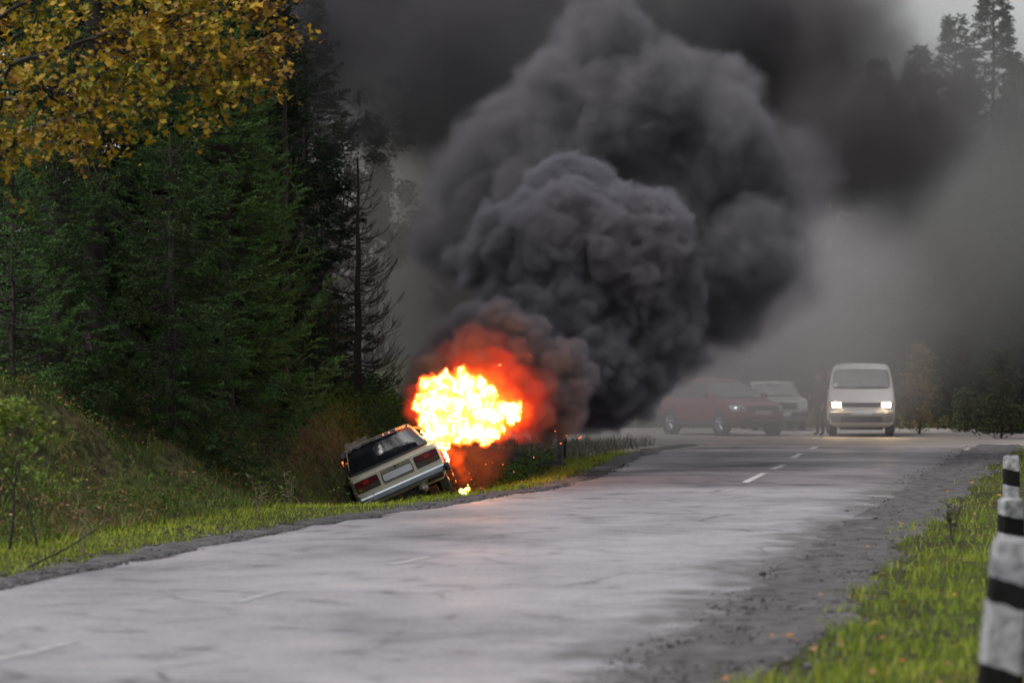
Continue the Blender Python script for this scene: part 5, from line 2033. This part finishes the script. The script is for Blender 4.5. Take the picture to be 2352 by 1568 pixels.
fringe = blobs([(1050, 600, 75), (1070, 480, 90), (1010, 680, 50), (1120, 380, 90), (1780, 480, 90), (1800, 620, 80), (1715, 700, 66), (1650, 780, 42), (1000, 560, 50), (1820, 400, 80)], 73, 75, 53)
smoke_grid('drifting_smoke', fringe, .12, mat_grid('soft_smoke_fringe', .8, (.24, .23, .25)), 'soft torn fringe of smoke at both sides of the plume',
           warp=(.5, .7), bump=(.5, .9), fine=(.2, 2.5), edge=.7, blend=.4, wisp=.6, group='drifting smoke around the plume', grow=.35, seed=33., rough=(.8, 1.4))


def soft(name, px, py, d, rx, ry, rdep, mat, label, rot=0):
    c = W(px, py, d)
    v, t = ICO3
    me = mesh_np(name, v * 1.0, tris=t, smooth=True)
    o = link(name, me, mat)
    o.location = c
    o.scale = (rx * d / F_PX, rdep, ry * d / F_PX)
    o.rotation_euler = (0, math.radians(rot), 0)
    return tag(o, label, 'smoke', 'drifting smoke around the plume', 'stuff')


dark = (.12, .115, .122)
grey = (.40, .385, .40)
soft('drifting_smoke', 1600, 770, 94, 660, 440, 11, mat_soft_volume('pale_smoke_bank', .19, grey, 1.8, .3, .5, seed=9), 'pale smoke bank in front of the parked cars')
soft('drifting_smoke', 2000, 420, 100, 820, 760, 10, mat_soft_volume('grey_smoke_haze', .115, (.30, .30, .305), 1.2, .2, .5, seed=12), 'thin grey smoke before the far spruces on the right')
soft('drifting_smoke', 1000, 560, 86, 340, 560, 5, mat_soft_volume('brown_grey_smoke', .38, (.26, .25, .235), 1.6, .2, .5, seed=15), 'brownish grey smoke between the bare tree and the plume')

# flames
M_FIRE = bpy.data.materials.new('burning_gas')
M_FIRE.use_nodes = True
nt = M_FIRE.node_tree
nt.nodes.clear()
out = N(nt, 'ShaderNodeOutputMaterial')
em = N(nt, 'ShaderNodeEmission')
tc = N(nt, 'ShaderNodeTexCoord')
nz = N(nt, 'ShaderNodeTexNoise', Scale=3.2, Detail=7.0, Roughness=.62, Distortion=1.2)
nt.links.new(tc.outputs['Object'], nz.inputs['Vector'])
r = ramp(nt, nz.outputs[0], [(.31, (.85, .08, .004)), (.37, (1.4, .33, .015)), (.42, (2.2, 1.05, .06)), (.48, (3.4, 2.6, .5)), (.55, (4.5, 4.1, 1.9)), (.75, (5., 4.8, 3.0))])
nt.links.new(r.outputs[0], em.inputs['Color'])
em.inputs['Strength'].default_value = 1.0
nt.links.new(em.outputs[0], out.inputs['Surface'])

fire_t = empty('fireball', W(1060, 950, 66.0))
tag(fire_t, 'white hot fireball bursting from the right side of the sedan', 'fire')
ball = puffs([(985, 925, 26), (990, 895, 24), (1030, 890, 28), (1060, 895, 32), (1100, 920, 38), (1000, 960, 34), (1040, 950, 50), (1090, 960, 42), (1125, 960, 30),
              (1130, 985, 24), (1015, 995, 24), (1045, 985, 28), (1080, 985, 26), (1115, 995, 20), (1000, 1012, 12), (985, 880, 12), (1020, 1020, 9), (1125, 903, 9), (1136, 915, 8), (1152, 932, 10), (1176, 945, 14), (1186, 934, 9), (1060, 864, 11), (1076, 872, 8), (1168, 957, 9), (1100, 884, 10)], 66, 14, .12)


def mat_flame(name, dens, col, stops, strength):
    """burning gas: glow colour follows the density, thin rims red, thick parts yellow"""
    m = mat_grid(name, dens, col)
    nt = m.node_tree
    v = [n for n in nt.nodes if n.type == 'PRINCIPLED_VOLUME'][0]
    at = N(nt, 'ShaderNodeAttribute', attribute_name='density')
    r = ramp(nt, at.outputs['Fac'], stops)
    nt.links.new(r.outputs[0], v.inputs['Emission Color'])
    k = N(nt, 'ShaderNodeMath', operation='MULTIPLY')
    k.inputs[1].default_value = strength
    nt.links.new(at.outputs['Fac'], k.inputs[0])
    nt.links.new(k.outputs[0], v.inputs['Emission Strength'])
    return m


def fire_grid(name, S, voxel, mat, **kw):
    o = smoke_grid(name, S - np.array([*fire_t.location, 0]), voxel, mat, '', parent=fire_t, cat=None, **kw)
    o['kind'] = 'stuff'
    return o


M_GAS = mat_flame('white_hot_gas', 34.0, (.4, .2, .1), [(0, (.7, .03, .002)), (.30, (1., .07, .003)), (.50, (1., .24, .012)), (.68, (1., .55, .07)), (.82, (1., .80, .24)), (.95, (1., .92, .55))], 105.)
fire_grid('flame', ball, .017, M_GAS, warp=(.13, 3.6), bump=(.16, 4.5), fine=(.05, 13.), edge=.08, blend=.02, wisp=.9, grow=.045, seed=64., rough=(.26, 5.5))
orange = puffs([(1052, 1050, 11), (1058, 1078, 8), (1066, 1100, 6), (1060, 885, 34), (1095, 890, 40), (1120, 925, 46), (1150, 950, 40), (1178, 952, 32), (1200, 945, 20), (1140, 985, 26), (1100, 960, 46),
                (1012, 1022, 13), (1165, 925, 34), (1135, 890, 34), (1030, 1040, 14), (1045, 1062, 9)], 66.4, 15, .1)
fire_grid('flame_glow', orange, .028, mat_flame('orange_flame_glow', 5.0, (.25, .08, .03), [(0, (1, .03, .004)), (.5, (1, .085, .006)), (1, (1, .17, .01))], 11.),
          warp=(.12, 3.2), bump=(.24, 4.2), fine=(.10, 11.), edge=.14, blend=.05, wisp=.4, grow=.02, seed=41.)
redp = puffs([(1090, 850, 44), (1130, 855, 44), (1170, 880, 44), (1205, 905, 38), (1225, 930, 26), (1195, 950, 34), (1190, 985, 20), (1075, 852, 26), (1150, 840, 30), (956, 935, 14), (947, 950, 10), (958, 910, 10)], 66.55, 16, .12)
fire_grid('red_glow', redp, .032, mat_flame('red_glowing_smoke', 6.0, (.25, .10, .09), [(0, (.6, .03, .015)), (.6, (1, .045, .012)), (1, (1, .055, .012))], 2.2),
          warp=(.16, 2.4), bump=(.34, 3.2), fine=(.14, 8.), edge=.22, blend=.08, wisp=.6, grow=.06, seed=47.)
dull = puffs([(1045, 830, 36), (1085, 800, 44), (1130, 800, 40), (1230, 890, 36), (1240, 940, 32), (1215, 965, 28), (1180, 830, 36)], 66.6, 17, .12)
fire_grid('red_glow', dull, .04, mat_flame('dull_red_smoke', 5.0, (.25, .17, .17), [(0, (.5, .06, .04)), (1, (1, .07, .04))], .30),
          warp=(.18, 2.2), bump=(.45, 2.6), fine=(.18, 6.), edge=.2, blend=.08, wisp=.6, grow=.06, seed=53.)
under = puffs([(1050, 1040, 26), (1075, 1050, 34), (1105, 1070, 36), (1080, 1095, 34), (1060, 1085, 22), (1130, 1050, 26), (1100, 1115, 22), (1060, 1120, 14), (1150, 1030, 18)], 65.6, 18, .1)
fire_grid('red_glow', under, .04, mat_flame('brown_red_smoke', 2.6, (.09, .05, .045), [(0, (.5, .08, .04)), (1, (1, .085, .03))], .10),
          warp=(.16, 2.4), bump=(.35, 3.), fine=(.15, 7.), edge=.3, blend=.1, wisp=.7, grow=.08, seed=59.)
# the light the burning gas throws on grass, road and smoke
for nm, q, pw in (('fire_light', W(1085, 1018, 65.0), 110.), ('fire_light', W(1130, 860, 65.6), 40.)):
    ld = bpy.data.lights.new(nm, 'POINT')
    ld.energy = pw
    ld.color = (1.0, .30, .06)
    ld.shadow_soft_size = .25
    lo_ = bpy.data.objects.new(nm, ld)
    C.objects.link(lo_)
    lo_.parent = fire_t
    lo_.location = q - fire_t.location


def zp(zx, zy):
    """position on the enlarged detail of the car -> photo position"""
    return (750 + zx / 4.48) / 1.0204, (850 + zy / 4.48) / 1.0204


M_LICK = mat_emit('small_orange_flame', (1.0, .17, .035), 1.9)


def flame_line(label, pts, r, d, mat, seed, n=None, hot=None):
    g = np.random.default_rng(seed)
    P = []
    for (a, b) in zip(pts[:-1], pts[1:]):
        k = max(3, int(math.hypot(b[0] - a[0], b[1] - a[1]) / 14))
        for i in range(k):
            t = i / k
            x, y = zp(a[0] + (b[0] - a[0]) * t + g.normal() * 3, a[1] + (b[1] - a[1]) * t + g.normal() * 3)
            P.append((x, y, r * g.uniform(.5, 1.2)))
    S = puffs(P, d, seed, .02)
    e = empty('flame_lick', Vector(S[0][:3]))
    tag(e, label, 'fire', 'small flames on and around the burning saloon')
    o = cloud('flame', S, .012, mat, [(5, .3, .6, .9)], .012, .06, seed, smooth=1)
    o.data.transform(Matrix.Translation(-e.location))
    o.parent = e
    return e


RD_ = 64.58
flame_line('thin flame running along the rear edge of the roof', [(505, 840), (600, 792)], 1.7, RD_, M_LICK, 81)
flame_line('thin bright flame on the roof edge over the dark window', [(640, 765), (765, 715)], 1.9, RD_, M_LICK, 82)
flame_line('thin flame on the crest of the roof', [(805, 697), (910, 652)], 2.6, RD_, M_LICK, 83)
flame_line('flame curling round the right roof corner', [(930, 662), (1000, 680), (1050, 700)], 2.8, RD_, M_LICK, 84)
flame_line('flame lining the right rear roof pillar', [(1060, 712), (1110, 760), (1160, 825)], 3.2, RD_, M_FIRE, 85)
flame_line('broad flame leaning out behind the right tail light', [(1240, 860), (1300, 870), (1365, 880)], 6.5, 64.6, M_FIRE, 86)
flame_line('flame licking down the right flank', [(1285, 920), (1335, 985), (1350, 1040)], 4., 64.5, M_FIRE, 87)
flame_line('thin glowing line down the right flank to the wheel', [(1370, 1060), (1400, 1180), (1455, 1300)], 1.4, 64.5, M_LICK, 88)
flame_line('small flame burning in the grass by the right rear wheel', [(1480, 1340), (1500, 1385), (1525, 1400), (1545, 1345), (1560, 1310)], 5., 63.9, M_FIRE, 89)
flame_line('flame tip above the grass fire by the wheel', [(1548, 1285), (1552, 1268)], 2.2, 63.9, M_FIRE, 90)
flame_line('thin orange flame on the left flank', [(235, 1040), (250, 1120), (285, 1260)], 2.2, 64.5, M_LICK, 91)
flame_line('little orange flame low on the left side', [(275, 1310), (282, 1345)], 2.0, 64.4, M_LICK, 92)
# pale wisp at the left roof corner
wisp = puffs([zp(250, 960) + (9,), zp(300, 900) + (10,), zp(360, 860) + (10,), zp(420, 830) + (8,), zp(470, 800) + (6,)], 64.4, 93, .05)
o = cloud('smoke_wisp', wisp, .02, mat_volume('pale_thin_smoke', 3., (.7, .7, .74)), [(8, .4, .7, .8)], .03, .1, 94)
tag(o, 'pale thin smoke wisp at the left roof corner of the burning saloon', 'smoke', 'smoke of the burning car', 'stuff')
# embers
M_EMBER = mat_emit('glowing_ember', (1.0, .16, .06), 1.3)
em_me = mesh_np('ember', ICO1[0] * .014, tris=ICO1[1])
em_me.materials.append(M_EMBER)
big = [(1148, 838), (1140, 842), (1131, 852), (1217, 815), (1275, 990), (1302, 1000), (1288, 1018), (1330, 1006), (1334, 1003), (1180, 1083), (1198, 1105), (1131, 1062), (1155, 1066), (1116, 1066), (1105, 1120), (1120, 1140), (1175, 1135), (1226, 1050), (1083, 1100), (1240, 1140)]
for i, (px, py) in enumerate(big):
    o = bpy.data.objects.new('ember', em_me)
    C.objects.link(o)
    o.location = W(px, py, 65.6)
    s = (2.2 if i < 1 else random.uniform(.5, 1.1))
    o.scale = (s * 1.3, s, s * .8)
    tag(o, 'largest glowing ember, drifting above the fireball' if i == 0 else 'tiny glowing ember drifting near the flames', 'ember', 'embers flying from the fire')
